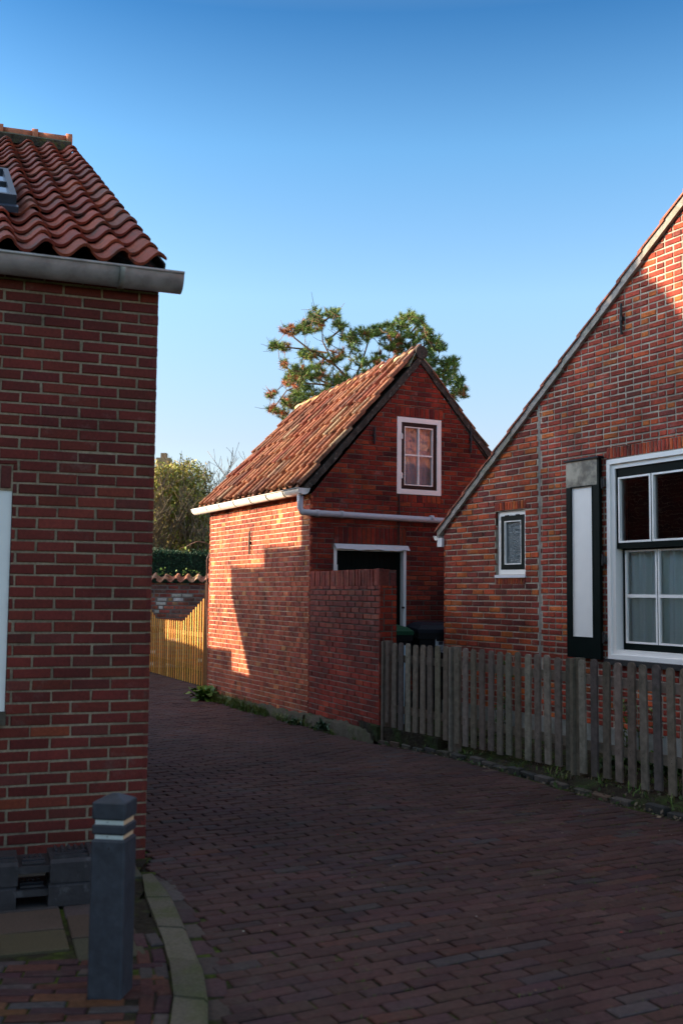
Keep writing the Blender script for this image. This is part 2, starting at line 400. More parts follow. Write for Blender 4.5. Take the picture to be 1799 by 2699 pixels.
rp = random.Random(5)
pav_pal = [(6, (.070, .0325, .0275)), (4, (.075, .0375, .031)), (3, (.060, .031, .030)), (.5, (.060, .043, .042)), (.2, (.085, .033, .024)), (.05, (.09, .06, .042))]
def paver(mb, cx, cy, ang, L, Wd, rnd, c, h0=0.0, ch=.006, th=.03):
    ca, sa = math.cos(ang), math.sin(ang)
    hl, hw = L / 2, Wd / 2
    tx, ty = rnd.uniform(-.025, .025), rnd.uniform(-.045, .045); dz = rnd.uniform(-.003, .003) + h0 + .004 * math.sin(cx * 2.1 + cy * 1.3) * math.sin(cy * 1.7 - cx)
    def pt(a, b, z): return (cx + a * ca - b * sa, cy + a * sa + b * ca, gz(cy) + z + dz + a * tx + b * ty)
    q = [(-hl, -hw), (hl, -hw), (hl, hw), (-hl, hw)]
    q = [(a + rnd.uniform(-.002, .002), b + rnd.uniform(-.002, .002)) for a, b in q]
    i = [(a - math.copysign(ch, a), b - math.copysign(ch, b)) for a, b in q]
    vs_ = [pt(a, b, 0) for a, b in i] + [pt(a, b, -ch * .8) for a, b in q] + [pt(a, b, -th) for a, b in q]
    fs = [(0, 1, 2, 3)] + [(k, k + 4, (k + 1) % 4 + 4, (k + 1) % 4) for k in range(4)] + [(k + 4, k + 8, (k + 1) % 4 + 8, (k + 1) % 4 + 4) for k in range(4)]
    mb.add(vs_, fs, c)
pv = MB()
ang = math.atan2(.4557, .8901)
LP, WP = .212, .0815
for r in range(-60, 330):
    for c_ in range(-60, 60):
        a = (c_ + (.5 if r % 2 else 0) + .04 * math.sin(r * 1.7)) * LP; b = r * WP - 2
        x = a * math.cos(ang) - b * math.sin(ang) + .02 * math.sin(b * .9); y = a * math.sin(ang) + b * math.cos(ang)
        if not (-9 < x < 5.2 and 1.2 < y < 23.5): continue
        hx, hy = .10 * math.cos(ang), .10 * math.sin(ang)
        if not (inside((x + hx, y + hy), street) and inside((x - hx, y - hy), street)):
            # cut bricks close the edge
            ks = [k / 8 for k in range(-8, 9) if all(inside((x + hx * k / 8 - q_ * math.sin(ang), y + hy * k / 8 + q_ * math.cos(ang)), street) for q_ in (-.03, .03))]
            if len(ks) >= 4 and ks[-1] - ks[0] <= (len(ks) - 1) / 8 + .01:
                m_ = (ks[0] + ks[-1]) / 2; paver(pv, x + hx * m_, y + hy * m_, ang + rp.gauss(0, .008), .2 * (ks[-1] - ks[0]) / 2 + .012, .0755, rp, pick(rp, pav_pal))
            continue
        paver(pv, x + rp.gauss(0, .0012), y + rp.gauss(0, .0012), ang + rp.gauss(0, .006), LP - rp.uniform(.006, .013), WP - rp.uniform(.0035, .007), rp, pick(rp, pav_pal))
tag(pv.build('street', m_paver), kind='structure')

# moss tufts in the joints
def blade(mb, p, h, lean, w, c, rnd, seg=3):
    a = rnd.uniform(0, 6.283); d = Vector((math.cos(a), math.sin(a), 0)); sd = Vector((-d.y, d.x, 0)) * w / 2
    p = Vector(p); pts = []
    for k in range(seg + 1):
        t = k / seg; q = p + d * lean * h * t * t + Vector((0, 0, h * (t - .25 * lean * t * t))); ww = (1 - t) ** .7
        pts += [q - sd * ww, q + sd * ww]
    mb.add(pts, [(2 * k, 2 * k + 1, 2 * k + 3, 2 * k + 2) for k in range(seg)], c)
ms = MB(); rm = random.Random(9)
for i in range(1500):
    x, y = rm.uniform(-.6, 3.2), rm.uniform(3.6, 9.0)
    if x < 0.0 and rm.random() < .7: continue
    if not inside((x, y), street): continue
    a_ = (x * math.cos(ang) + y * math.sin(ang)); b_ = (-x * math.sin(ang) + y * math.cos(ang)) + 2
    r_ = round(b_ / WP - .5); b2 = (r_ + .5) * WP - 2
    x2 = a_ * math.cos(ang) - b2 * math.sin(ang); y2 = a_ * math.sin(ang) + b2 * math.cos(ang)
    for k in range(rm.randint(2, 7)):
        blade(ms, (x2 + rm.gauss(0, .012), y2 + rm.gauss(0, .006), gz(y2) - .008), rm.uniform(.008, .022), rm.uniform(.3, 1.2), .004, pick(rm, [(1, (.06, .10, .012)), (1, (.09, .10, .02))]), rm, 2)
tag(ms.build('moss', m_leaf), 'moss growing in the joints of the street', 'moss', kind='stuff')

lt = MB(); rlt = random.Random(15)
for i in range(150):
    x, y = rlt.uniform(-.5, 3.0), rlt.uniform(3.6, 13)
    if not inside((x, y), street): continue
    z_ = gz(y) + .006; a = rlt.uniform(0, 6.28); s_ = rlt.uniform(.005, .016); dx, dy = math.cos(a) * s_, math.sin(a) * s_
    lt.add([(x, y, z_), (x + dx * .6 - dy * .4, y + dy * .6 + dx * .4, z_ + .004), (x + dx * 1.4, y + dy * 1.4, z_ + .001), (x + dx * .6 + dy * .4, y + dy * .6 - dx * .4, z_ + .002)], [(0, 1, 2, 3)], pick(rlt, [(2, (.20, .12, .06)), (1, (.35, .32, .26)), (1, (.10, .07, .04)), (.3, (.30, .03, .02))]))
tag(lt.build('fallen_leaves', m_leaf), 'bits of dead leaf scattered over the street', 'leaves', kind='stuff')

# kerb line of the left pavement and its brick channel
inner = [(-1.06, 5.80), (-.975, 5.435), (-.849, 5.015), (-.769, 4.754), (-.686, 4.431), (-.62, 4.112), (-.585, 3.8), (-.57, 3.3), (-.60, 2.6), (-.7, 1.8)]
outer = [(-1.005, 5.83), (-.85, 5.45), (-.725, 5.02), (-.632, 4.70), (-.545, 4.39), (-.486, 4.08), (-.45, 3.8), (-.43, 3.3), (-.455, 2.6), (-.55, 1.8)]
kb = MB(); rk = random.Random(3)
def lerp2(pl, t):
    i = min(int(t), len(pl) - 2); f = t - i; return (pl[i][0] + f * (pl[i + 1][0] - pl[i][0]), pl[i][1] + f * (pl[i + 1][1] - pl[i][1]))
cuts = [0.0, 1.15, 2.35, 3.75, 5.05, 6.3, 7.3, 8.2, 9.0]
for a, b in zip(cuts[:-1], cuts[1:]):
    kk = rk.uniform(.8, 1.2); c = (.125 * kk, .108 * kk, .078 * kk); n_ = 5; top = .028 + rk.uniform(-.004, .004)
    vv = []
    for j in range(n_ + 1):
        t = a + .02 + (b - a - .04) * j / n_; pi_, po = lerp2(inner, t), lerp2(outer, t)
        mid = (.88 * po[0] + .12 * pi_[0], .88 * po[1] + .12 * pi_[1])
        vv += [(pi_[0], pi_[1], -.05), (pi_[0], pi_[1], top), (mid[0], mid[1], top), (po[0], po[1], top - .012), (po[0], po[1], -.05)]
    ff = [(5 * j + k, 5 * j + k + 1, 5 * j + k + 6, 5 * j + k + 5) for j in range(n_) for k in range(4)]
    ff = [f[::-1] for f in ff] + [(0, 1, 2, 3, 4)[::-1], tuple(5 * n_ + k for k in range(5))]
    kb.add(vv, ff, c)
m_kerb = surf('kerb_concrete', (1, 1, 1), .9, .25, 70, .002, .2, second=(.075, .085, .03), s2=3.0, amt=.75, lo=.48, hi=.62)
tag(kb.build('kerb', m_kerb), kind='structure')
ch_ = MB()
for i in range(300):
    t = i * .045
    if t > 8.8: break
    po, pg = lerp2(outer, t), lerp2(gut, t)
    nx_ = lerp2(outer, min(t + .05, 8.99)); a_ = math.atan2(nx_[1] - po[1], nx_[0] - po[0])
    seglen = math.hypot(nx_[0] - po[0], nx_[1] - po[1]) / .05
# one brick every 0.2 m along the channel
tt = .3
while tt < 8.8:
    po, pg = lerp2(outer, tt), lerp2(gut, tt); p2 = lerp2(outer, tt + .05)
    sl = math.hypot(p2[0] - po[0], p2[1] - po[1]) / .05; a_ = math.atan2(p2[1] - po[1], p2[0] - po[0])
    wv = Vector((pg[0] - po[0], pg[1] - po[1], 0)); wl = max(.06, wv.length - .02)
    cx, cy = (po[0] + pg[0]) / 2, (po[1] + pg[1]) / 2
    if rk.random() > .05:
        paver(ch_, cx, cy, a_ + rk.gauss(0, .04), min(.19, .19), min(wl, .125), rk, pick(rk, [(3, (.065, .035, .034)), (2, (.07, .052, .042)), (1, (.10, .085, .07))]), -.003)
    tt += .205 / sl
tag(ch_.build('gutter_channel', m_paver), kind='structure')

# pavement slabs and brick infill left of the kerb
corner = Vector((-1.118, 6.199, 0)); l_dir = Vector((.944, .33, 0)).normalized(); p_dir = Vector((l_dir.y, -l_dir.x, 0))  # towards the street
sl = MB(); pav_poly = inner[::-1] + [(-1.12, 6.2), (-5.0, 4.85), (-5.0, 1.0), (-.9, 1.0)]
bedp = MB(); bed_grid(-5.2, -.55, .8, 6.4, .1, [(x + .02 if i < len(inner) else x, y) for i, (x, y) in enumerate(pav_poly)], .012, bedp)
rs_ = random.Random(11)
la = math.atan2(l_dir.y, l_dir.x)
for ci in range(-14, 3):
    for ri in range(0, 6):
        u = ci * .306 + .02; v = ri * .302 + .15 + (.15 if ci % 2 else 0.0)
        if v > 1.62: continue
        p = corner + l_dir * (u - .10) + p_dir * (v - .02)
        ok = all(inside((p.x + a * l_dir.x + b * p_dir.x, p.y + a * l_dir.y + b * p_dir.y), pav_poly) for a in (-.13, .13) for b in (-.13, .13))
        if ok: paver(sl, p.x, p.y, la, .284, .283, rs_, tuple(k * rs_.uniform(.8, 1.2) for k in (.080, .066, .048)), .024, .005, .04)
        else:
            for a in (-.075, .075):
                for b in (-.075, .075):
                    q = p + l_dir * a + p_dir * b
                    if all(inside((q.x + c1 * l_dir.x + c2 * p_dir.x, q.y + c1 * l_dir.y + c2 * p_dir.y), pav_poly) for c1 in (-.06, .06) for c2 in (-.06, .06)):
                        paver(sl, q.x, q.y, la, .145, .143, rs_, tuple(k * rs_.uniform(.85, 1.15) for k in (.075, .065, .052)), .022, .004, .04)
sl2 = MB()
pal_cl = [(3, (0.088, 0.03465, 0.02646)), (2, (0.0605, 0.02772, 0.03087)), (1.5, (0.0715, 0.05775, 0.05733)), (1, (0.1265, 0.05544, 0.02646)), (1, (0.0935, 0.0693, 0.06174))]
for r in range(0, 40):
    for c_ in range(-26, 12):
        v = 1.76 + r * .066; u = (c_ + (.5 if r % 2 else 0) + .1 * math.sin(r * 2.1)) * .215
        p = corner + l_dir.lerp(Vector((1, .05, 0)), .8).normalized() * u + p_dir * v
        aa = la * .35 + rs_.gauss(0, .03)
        # the two rows along the kerb run with it
        if all(inside((p.x + c1 * math.cos(aa), p.y + c1 * math.sin(aa)), pav_poly) for c1 in (-.1, .1)) and not any((p.x - q[0]) ** 2 + (p.y - q[1]) ** 2 < .125 ** 2 for q in [lerp2(inner, k * .25) for k in range(36)]):
            if abs(p.x + .84) < .09 and abs(p.y - 4.12) < .08: pass
            paver(sl2, p.x, p.y, aa, .205, .058, rs_, pick(rs_, pal_cl), .020 + rs_.uniform(-.003, .003), .006, .03)
tt = 2.9
while tt < 8.7:
    po = lerp2(inner, tt); p2 = lerp2(inner, tt + .05); s__ = math.hypot(p2[0] - po[0], p2[1] - po[1]) / .05
    a_ = math.atan2(p2[1] - po[1], p2[0] - po[0]); nx, ny = math.sin(a_), -math.cos(a_)
    if nx > 0: nx, ny = -nx, -ny
    for off in (.036, .100):
        paver(sl2, po[0] + nx * off, po[1] + ny * off, a_ + rs_.gauss(0, .03), .165, .056, rs_, pick(rs_, pal_cl), .022, .006, .03)
    tt += .18 / s__
pvt = sl.build('pavement', m_tile30); tag(pvt, kind='structure')
tag(sl2.build('brick_paving', m_paver), kind='structure')
tag(bedp.build('sand_bed', m_soil), kind='structure')

# raised garden ground on the right, with its edging stones
gd = MB(); rg = random.Random(21)
gl = [(.46, 11.50), (1.12, 10.33), (1.88, 8.52), (2.46, 7.42), (3.48, 5.6), (5.1, 3)]
nsub = 30
import itertools
def seg_pt(t): return lerp2(gl, t)
vv = []
for j in range(nsub * 5 + 1):
    t = j / nsub; t = min(t, 4.999); a = seg_pt(t)
    for k in range(9):
        d = [0, .06, .14, .25, .5, 1.0, 1.8, 3.0, 5.0][k]
        h = [-.03, .03, .055, .07, .10, .12, .12, .12, .12][k] + (rg.gauss(0, .008) if k > 0 else 0)
        yy_ = a[1] + d * .478; vv.append((a[0] + d * .878, yy_, h + gz(a[1]) * max(0, 1 - d / .6)))
gd.add(vv, [(9 * j + k, 9 * (j + 1) + k, 9 * (j + 1) + k + 1, 9 * j + k + 1) for j in range(nsub * 5) for k in range(8)])
tag(gd.build('garden_ground', m_soil2, smooth=True), kind='structure')
ed = MB(); t = 0.05
while t < 4.9:
    a = seg_pt(t); b = seg_pt(t + .02); s__ = math.hypot(b[0] - a[0], b[1] - a[1]) / .02; an = math.atan2(b[1] - a[1], b[0] - a[0])
    paver(ed, a[0] + .01, a[1], an + rg.gauss(0, .05), rg.uniform(.16, .2), .07, rg, pick(rg, [(2, (.085, .07, .055)), (1, (.10, .06, .04)), (1, (.05, .045, .04))]), .040 + rg.uniform(-.012, .012), .01, .09)
    t += .22 / s__
    if rg.random() < .12: t += .15 / s__
tag(ed.build('edging_stones', m_paver), kind='structure')
yard = MB(); yard.box((.42, 11.55, -.05), (.56, -.98, 0), (2.6, 1.35, 0), (0, 0, .17)); yard.box((-.15, 13.3, -.05), (.56, -1.8, 0), (2.9, 1.48, 0), (0, 0, .165))
tag(yard.build('yard', m_soil2), kind='structure')
# brick doorstep inside the gate
ds = MB()
for r in range(5):
    for c_ in range(7):
        p = Vector((.62, 11.44, 0)) + Vector((.513, -.859, 0)) * (c_ * .17 - .02 + (.08 if r % 2 else 0)) + Vector((.859, .513, 0)) * (r * .085 - .07)
        paver(ds, p.x, p.y, math.atan2(-.859, .513) + rg.gauss(0, .05), .16, .075, rg, pick(rg, [(2, (.16, .10, .06)), (1, (.12, .08, .06))]), .03 + .02 * r - gz(p.y) * 0, .008, .06)
tag(ds.build('brick_path', m_paver), kind='structure')

# ------------------------------------------------------------------ roofs
def pantiles(mb, o, a, b, n, ncol, nrow, pw, gauge, pal, rnd, h=.038, th=.013, jit=1.0, flip=False, keep=None, rise=.026, warp=None, sharp=False):
    """o eave start, a along eave, b up slope, n normal (unit)"""
    o, a, b, n = Vector(o), Vector(a).normalized(), Vector(b).normalized(), Vector(n).normalized()
    NS = 16 if sharp else 12
    for r in range(nrow):
        for c in range(ncol):
            if keep and not keep(c, r): continue
            cc = pick(rnd, pal); L = gauge + .055
            da = rnd.gauss(0, .0025) * jit; db = rnd.gauss(0, .006) * jit; dn = rnd.gauss(0, .0025) * jit; rot = rnd.gauss(0, .012) * jit
            top = []; und = []
            for j, (fb, lift) in enumerate(((0, rise), (.5, rise * .5), (1, 0))):
                for i in range(NS + 1):
                    s = i / NS; q = s if not flip else 1 - s
                    z = h * (.5 + .5 * math.cos(2 * math.pi * (q - .80))) ; z = h * (z / h) ** 1.25 + .003 * q
                    if sharp: z = h * max(0.0, math.cos(math.pi * (q - .74) / .50)) ** .75 + .004 * q if abs(q - .74) < .25 else h * .10 * (abs(q - .25) / .25) ** 2 + .004 * q
                    p = o + a * ((c + s * 1.06) * pw + da - rot * fb * L) + b * (r * gauge + db + fb * L) + n * (z + lift + dn)
                    if warp: p = p + warp(p)
                    top.append(p); und.append(p - n * th)
            k = NS + 1; fs = []; N0 = len(top)
            for j in range(2):
                for i in range(NS):
                    fs.append((j * k + i, j * k + i + 1, (j + 1) * k + i + 1, (j + 1) * k + i))
                    fs.append((N0 + j * k + i, N0 + (j + 1) * k + i, N0 + (j + 1) * k + i + 1, N0 + j * k + i + 1))
            for i in range(NS): fs.append((i, N0 + i, N0 + i + 1, i + 1))
            for j in range(2):
                fs.append((j * k, (j + 1) * k, N0 + (j + 1) * k, N0 + j * k)); e = NS
                fs.append((j * k + e, N0 + j * k + e, N0 + (j + 1) * k + e, (j + 1) * k + e))
            if a.cross(b).dot(n) < 0: fs = [f[::-1] for f in fs]
            mb.add(top + und, fs, cc)

def half_gutter(mb, p0, p1, out, r, c=(1, 1, 1), rim=.008, n=10):
    p0, p1, out = Vector(p0), Vector(p1), Vector(out).normalized(); d = (p1 - p0).normalized()
    vs_, fs = [], []
    prof = [(-math.cos(math.pi * k / n) * r, -math.sin(math.pi * k / n) * r) for k in range(n + 1)]
    for e in (p0, p1):
        for (x, z) in prof: vs_.append(e + out * x + Vector((0, 0, z)))
        for (x, z) in prof: vs_.append(e + out * x * .96 + Vector((0, 0, z * .96)))
    k = 2 * (n + 1); m_ = n + 1
    for i in range(n):
        fs += [(i, i + 1, k + i + 1, k + i), (m_ + i, k + m_ + i, k + m_ + i + 1, m_ + i + 1)]
    # solid stop ends
    for base in (0, k): fs.append(tuple(base + i for i in range(n + 1)))
    mb.add(vs_, fs, c)
    mb.tube([p0 + out * r, p1 + out * r], rim, 8, c)
    mb.tube([p0 - out * r, p1 - out * r], rim * .6, 6, c)

def strap(mb, p, out, d, r, w=.03):
    p, out, d = Vector(p), Vector(out).normalized(), Vector(d).normalized(); n = 12; vs_ = []
    for s_ in (-w / 2, w / 2):
        for rr in (r + .001, r + .006):
            for k in range(n + 1):
                a = math.pi * k / n; vs_.append(p + d * s_ + out * (-math.cos(a) * rr) + Vector((0, 0, -math.sin(a) * rr)))
    m_ = n + 1; fs = []
    for k in range(n):
        fs += [(m_ + k, m_ + k + 1, 3 * m_ + k + 1, 3 * m_ + k), (k, k + 1, m_ + k + 1, m_ + k), (2 * m_ + k, 3 * m_ + k, 3 * m_ + k + 1, 2 * m_ + k + 1)]
    mb.add(vs_, fs)

# ================================================================== LEFT HOUSE
LH = thing('brick_house', (corner.x, corner.y, 0), 'dark red brick house with orange pantile roof and zinc gutter at the left edge', 'house')
fL = Frame((corner.x, corner.y), l_dir, (p_dir.x, p_dir.y))
v_dir = Vector((-.392, 1, 0)).normalized()            # gable side of the house
fLs = Frame((corner.x, corner.y), v_dir, (1, .4))
pal_L = [(5, (0.1546, 0.02531, 0.01771)), (4, (0.138, 0.02279, 0.01707)), (2, (0.1684, 0.03037, 0.01898)), (1.2, (0.1214, 0.027, 0.02087)), (.08, (0.207, 0.04388, 0.01898))]
mcL = (.36, .275, .19)
rl = random.Random(2)
bk = MB(); mo = MB()
EH = 3.43
holeL = (-2.35, -.803, .80, 2.275)
courses(bk, mo, fL, [(-4.5, 0), (0.0, 0), (0.0, EH), (-4.5, EH)], [holeL], .0, EH, -4.5, 0.0, .0658, .208, .0125, 'run', pal_L, rl, u_ref=-.115, mc=mcL)
soldiers(bk, fL, -2.35, -.81, 2.135, 2.27, 24, pal_L, rl)
fL.box(mo, -2.4, -.803, 2.125, 2.28, -.12, -.009, mcL)
RID = 4.85; RZ = 6.15; BK = 7.0
reg = [(0, 0), (BK, 0), (BK, 4.4), (RID, RZ - .12), (0, EH + .05)]
courses(bk, mo, fLs, reg, [], .0, RZ, 0.0, BK, .0658, .208, .0125, 'run', pal_L, rl, u_ref=.06, mc=mcL)
body = MB()
# plain inner body so that the house is light tight
A = lambda u, w, z: fL.P(u, z, -w)
def prism(mb, pts2, fr, w0, w1, c=(1, 1, 1), mi=0):
    pts2 = ccw(pts2); n = len(pts2)
    vs_ = [fr.P(p[0], p[1], w0) for p in pts2] + [fr.P(p[0], p[1], w1) for p in pts2]
    fs = [tuple(range(n)), tuple(range(2 * n - 1, n - 1, -1))] + [(i, n + i, n + (i + 1) % n, (i + 1) % n) for i in range(n)]
    mb.add(vs_, fs, c, mi)
prism(mo, [(0.15, 0), (BK, 0), (BK, 4.4), (RID, RZ - .14), (0.15, EH)], fLs, -.012, -.2, mcL)
fL.box(mo, -4.5, -2.36, 0, EH, -.25, -.012, mcL); fL.box(mo, -.79, -.02, 0, EH, -.25, -.012, mcL)
fL.box(mo, -2.4, -.79, 2.13, EH, -.25, -.13, mcL); fL.box(mo, -2.36, -.79, 0, .79, -.25, -.012, mcL)
fL.box(mo, -4.5, -4.3, 0, EH, -6.5, -.02, mcL)
wall_L = bk.build('wall', m_brick_new, LH); mo.build('mortar', m_mortar, wall_L)
# roof
rf = MB(); slope = (RZ - 3.50) / (RID + .0); bdir = Vector((v_dir.x, v_dir.y, slope)).normalized()
nrm = l_dir.cross(bdir).normalized()
if nrm.z < 0: nrm = -nrm
pal_TL = [(5, (0.2592, 0.0414, 0.01782)), (3, (0.2203, 0.0342, 0.01782)), (2, (0.2981, 0.054, 0.02268)), (1, (0.175, 0.036, 0.0243)), (.5, (0.2333, 0.072, 0.0486))]
PW = .212; slen = math.hypot(RID + .1, slope * (RID + .1)); NR = 19; GA = (slen - .04) / NR
o_eave = fL.P(.0, 3.50, .07) - l_dir * PW * 22 - bdir * .07
pantiles(rf, o_eave + Vector((0, 0, -.01)), l_dir, bdir, nrm, 22, NR, PW, GA, pal_TL, rl, h=.074, th=.018, rise=.034)
roof_L = rf.build('roof', m_tile, LH, smooth=False)
db_ = MB()   # under-roof boards, dark
e0 = fL.P(.035, 3.485, -.01); e1 = fL.P(-4.6, 3.485, -.01); up = bdir * slen
db_.box(e1 - nrm * .006, e0 - e1, up, nrm * -.045)
db_.box(e0 - l_dir * .012 - nrm * .02 + bdir * .0, l_dir * .012, up, nrm * .082)
bvec = Vector((v_dir.x, v_dir.y, 0)) * (BK - RID); rt0 = e0 + up; rt1 = e1 + up
db_.box(rt1, rt0 - rt1, bvec + Vector((0, 0, 4.42 - RZ)), Vector((0, 0, -.06)))
db_.build('roof_boarding', m_cement, LH)
# mossy band below ridge caps, ridge caps
rc = MB(); top = fL.P(.0, 3.50, .07) + bdir * (slen) + nrm * .02
for k in range(13):
    c0 = top - l_dir * (k * .345); c1 = top - l_dir * ((k + 1) * .345)
    rc.tube([c1 + Vector((0, 0, .03)), c0 + Vector((0, 0, .03)) - l_dir * .05], [.098, .102], 14, (.42, .13, .06))
    rc.tube([c0 + Vector((0, 0, .035)) - l_dir * .06, c0 + Vector((0, 0, .035))], [.118, .122], 14, (.46, .15, .07))
rc.build('ridge_cap', m_tile, LH, smooth=True)
mb_ = MB(); q0 = top - l_dir * 4.4 - bdir * .16 + nrm * .0
mb_.box(q0 - bdir * .02, l_dir * 4.38, bdir * .2, nrm * .085, (1, 1, 1))
m_moss = surf('mortar_bedding', (.085, .08, .065), .95, .4, 14, .02, .1, second=(.16, .16, .06), s2=9, amt=.8, lo=.5, hi=.6)
mb_.build('ridge_bedding', m_moss, LH)
# skylight
skl = MB()
def on_roof(px, py):
    d = Fv + (px - W_ / 2) / F_ * R2 - (py - H_ / 2) / F_ * U2; o_ = Vector((0, 0, CH)); return o_ + d * ((o_eave - o_).dot(nrm) / d.dot(nrm))
qb = on_roof(42, 575) + nrm * .08; qt = on_roof(20, 497); SKH = (qt - qb).dot(bdir)
sb0 = qb - l_dir * .55
fr_ = lambda a0, a1, b0, b1, h0, h1, mi=0: skl.box(sb0 + l_dir * a0 + bdir * b0 + nrm * h0, l_dir * (a1 - a0), bdir * (b1 - b0), nrm * (h1 - h0), (1, 1, 1), mi)
fr_(0, .55, 0, .05, 0, .07); fr_(0, .55, SKH - .05, SKH, 0, .07); fr_(0, .04, .05, SKH - .05, 0, .07); fr_(.51, .55, .05, SKH - .05, 0, .07); fr_(.26, .29, .05, SKH - .05, 0, .065); fr_(.04, .51, SKH * .48, SKH * .48 + .03, 0, .06); fr_(0, .56, -.09, 0, -.03, .008)
so = skl.build('skylight', surf('dark_skylight_frame', (.045, .055, .08), .4, .2, 10, 0, .4), LH)
sg = MB(); sg.box(sb0 + l_dir * .04 + bdir * .05 + nrm * .03, l_dir * .47, bdir * (SKH - .1), nrm * .01); 
m_skyg = surf('dark_roof_glass', (.02, .025, .03), .05, 0, 5, 0, .9, coat=1); sg.build('pane', m_skyg, so)
# gutter
gt = MB(); zg = 3.437; ga, gb = fL.P(-4.6, zg + .045, .11), fL.P(.115, zg + .00, .11)
half_gutter(gt, ga, gb, fL.n, .10, rim=.009)
gtr = gt.build('gutter', m_zinc, LH, smooth=True)
for u in (-.24, -1.06, -1.88, -2.7, -3.5):
    st = MB(); strap(st, fL.P(u, zg + .002 - (u) * .0095, .11), fL.n, fL.d, .10, .034); st.build('bracket', m_zinc, gtr, smooth=True)
# window
wt = thing  # alias unused
win = MB()
def ring(mb, fr, u0, u1, z0, z1, wd, w0, w1, c=(1, 1, 1)):
    fr.box(mb, u0, u1, z0, z0 + wd, w0, w1, c); fr.box(mb, u0, u1, z1 - wd, z1, w0, w1, c)
    fr.box(mb, u0, u0 + wd, z0 + wd, z1 - wd, w0, w1, c); fr.box(mb, u1 - wd, u1, z0 + wd, z1 - wd, w0, w1, c)
ring(win, fL, -2.349, -.806, .876, 2.131, .13, -.12, -.018)
fL.box(win, -2.22, -.936, 2.00, 2.001, -.10, -.05)
wo_ = win.build('window', m_white, LH)
wg = MB(); fL.box(wg, -2.22, -.935, 1.0, 2.0, -.10, -.09); wg.build('pane', m_skyg, wo_)
sx = MB(); fL.box(sx, -2.36, -.80, .80, .873, -.12, .02); sx.build('sill', m_concrete, wo_)
pm = MB(); fL.box(pm, -2.5, -.75, 0, 2.6, -.30, -.26); pm.build('wall_lining', m_dark, LH)

# ================================================================== SHED
C = Vector((-.398, 13.489, 0))
fS = Frame((C.x, C.y), s_dir, (-1, -.3)); fG = Frame((C.x, C.y), t_dir, (.4, -1))
SH = thing('brick_shed', (C.x, C.y, 0), 'small old brick shed with steep pantile roof and white attic window, sun on its side', 'shed')
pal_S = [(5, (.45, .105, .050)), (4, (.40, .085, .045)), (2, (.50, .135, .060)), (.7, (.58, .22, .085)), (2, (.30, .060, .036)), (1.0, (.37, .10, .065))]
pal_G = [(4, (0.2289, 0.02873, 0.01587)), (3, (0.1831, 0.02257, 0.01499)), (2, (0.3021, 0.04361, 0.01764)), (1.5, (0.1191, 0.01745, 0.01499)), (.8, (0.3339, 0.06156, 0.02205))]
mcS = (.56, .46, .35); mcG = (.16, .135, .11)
bs = MB(); ms_ = MB(); r3 = random.Random(4)
SL = 3.80; ST = 2.85
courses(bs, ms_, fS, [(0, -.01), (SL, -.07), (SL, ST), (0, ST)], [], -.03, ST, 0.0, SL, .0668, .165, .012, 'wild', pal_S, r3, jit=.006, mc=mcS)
APU, APZ, EVR = 1.648, 4.80, 3.30
regG = [(0, 0), (EVR, 0), (EVR, 2.83), (APU, APZ - .06), (0, 2.83)]
doorH = (.337, 1.438, 0.0, 2.445); winH = (1.283, 1.992, 2.80, 4.10)
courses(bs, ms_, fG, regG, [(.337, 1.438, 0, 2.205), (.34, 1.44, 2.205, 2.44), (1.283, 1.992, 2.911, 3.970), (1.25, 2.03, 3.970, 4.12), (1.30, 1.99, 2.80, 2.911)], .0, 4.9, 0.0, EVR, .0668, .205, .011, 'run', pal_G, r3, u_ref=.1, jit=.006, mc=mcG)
soldiers(bs, fG, .34, 1.44, 2.212, 2.435, 16, pal_G, r3); soldiers(bs, fG, 1.25, 2.03, 3.976, 4.115, 10, pal_G, r3); soldiers(bs, fG, 1.30, 1.99, 2.80, 2.905, 9, pal_G, r3)
for (a, b, c_, d_) in ((.34, 1.44, 2.2, 2.45), (1.25, 2.03, 3.97, 4.12), (1.28, 2.0, 2.79, 2.911)): fG.box(ms_, a, b, c_, d_, -.1, -.0085, mcG)
# other two walls plain brick
fR = Frame((C + t_dir * EVR)[0:2], s_dir, (1, .5)); fB = Frame((C + s_dir * SL)[0:2], t_dir, (-.4, 1))
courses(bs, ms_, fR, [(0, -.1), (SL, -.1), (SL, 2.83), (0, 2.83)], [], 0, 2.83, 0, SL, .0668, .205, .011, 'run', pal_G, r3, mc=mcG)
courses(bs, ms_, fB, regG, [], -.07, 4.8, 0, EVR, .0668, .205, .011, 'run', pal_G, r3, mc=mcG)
for fr in (fS, fR): fr.box(ms_, 0.02, SL - .02, -.1, 2.83, -.2, -.012, mcS)
prism(ms_, [(0.02, -.1), (EVR - .02, -.1), (EVR - .02, 2.8), (APU, APZ - .1), (.02, 2.8)], fB, -.012, -.2, mcG)
wS = bs.build('wall', m_brick, SH); ms_.build('mortar', m_mortar, wS)
# lining behind the gable with openings
li = MB()
for (a, b, c_, d_) in ((.02, .3, 0, 2.8), (1.47, EVR - .02, 0, 2.8), (.3, 1.47, 2.3, 2.8)): fG.box(li, a, b, c_, d_, -.22, -.14)
li.build('wall_lining', m_dark, SH)
fl_ = MB(); fG.box(fl_, .05, EVR - .05, 2.72, 2.76, -SL + .1, -.15); fl_.build('attic_floor', m_dark, SH)
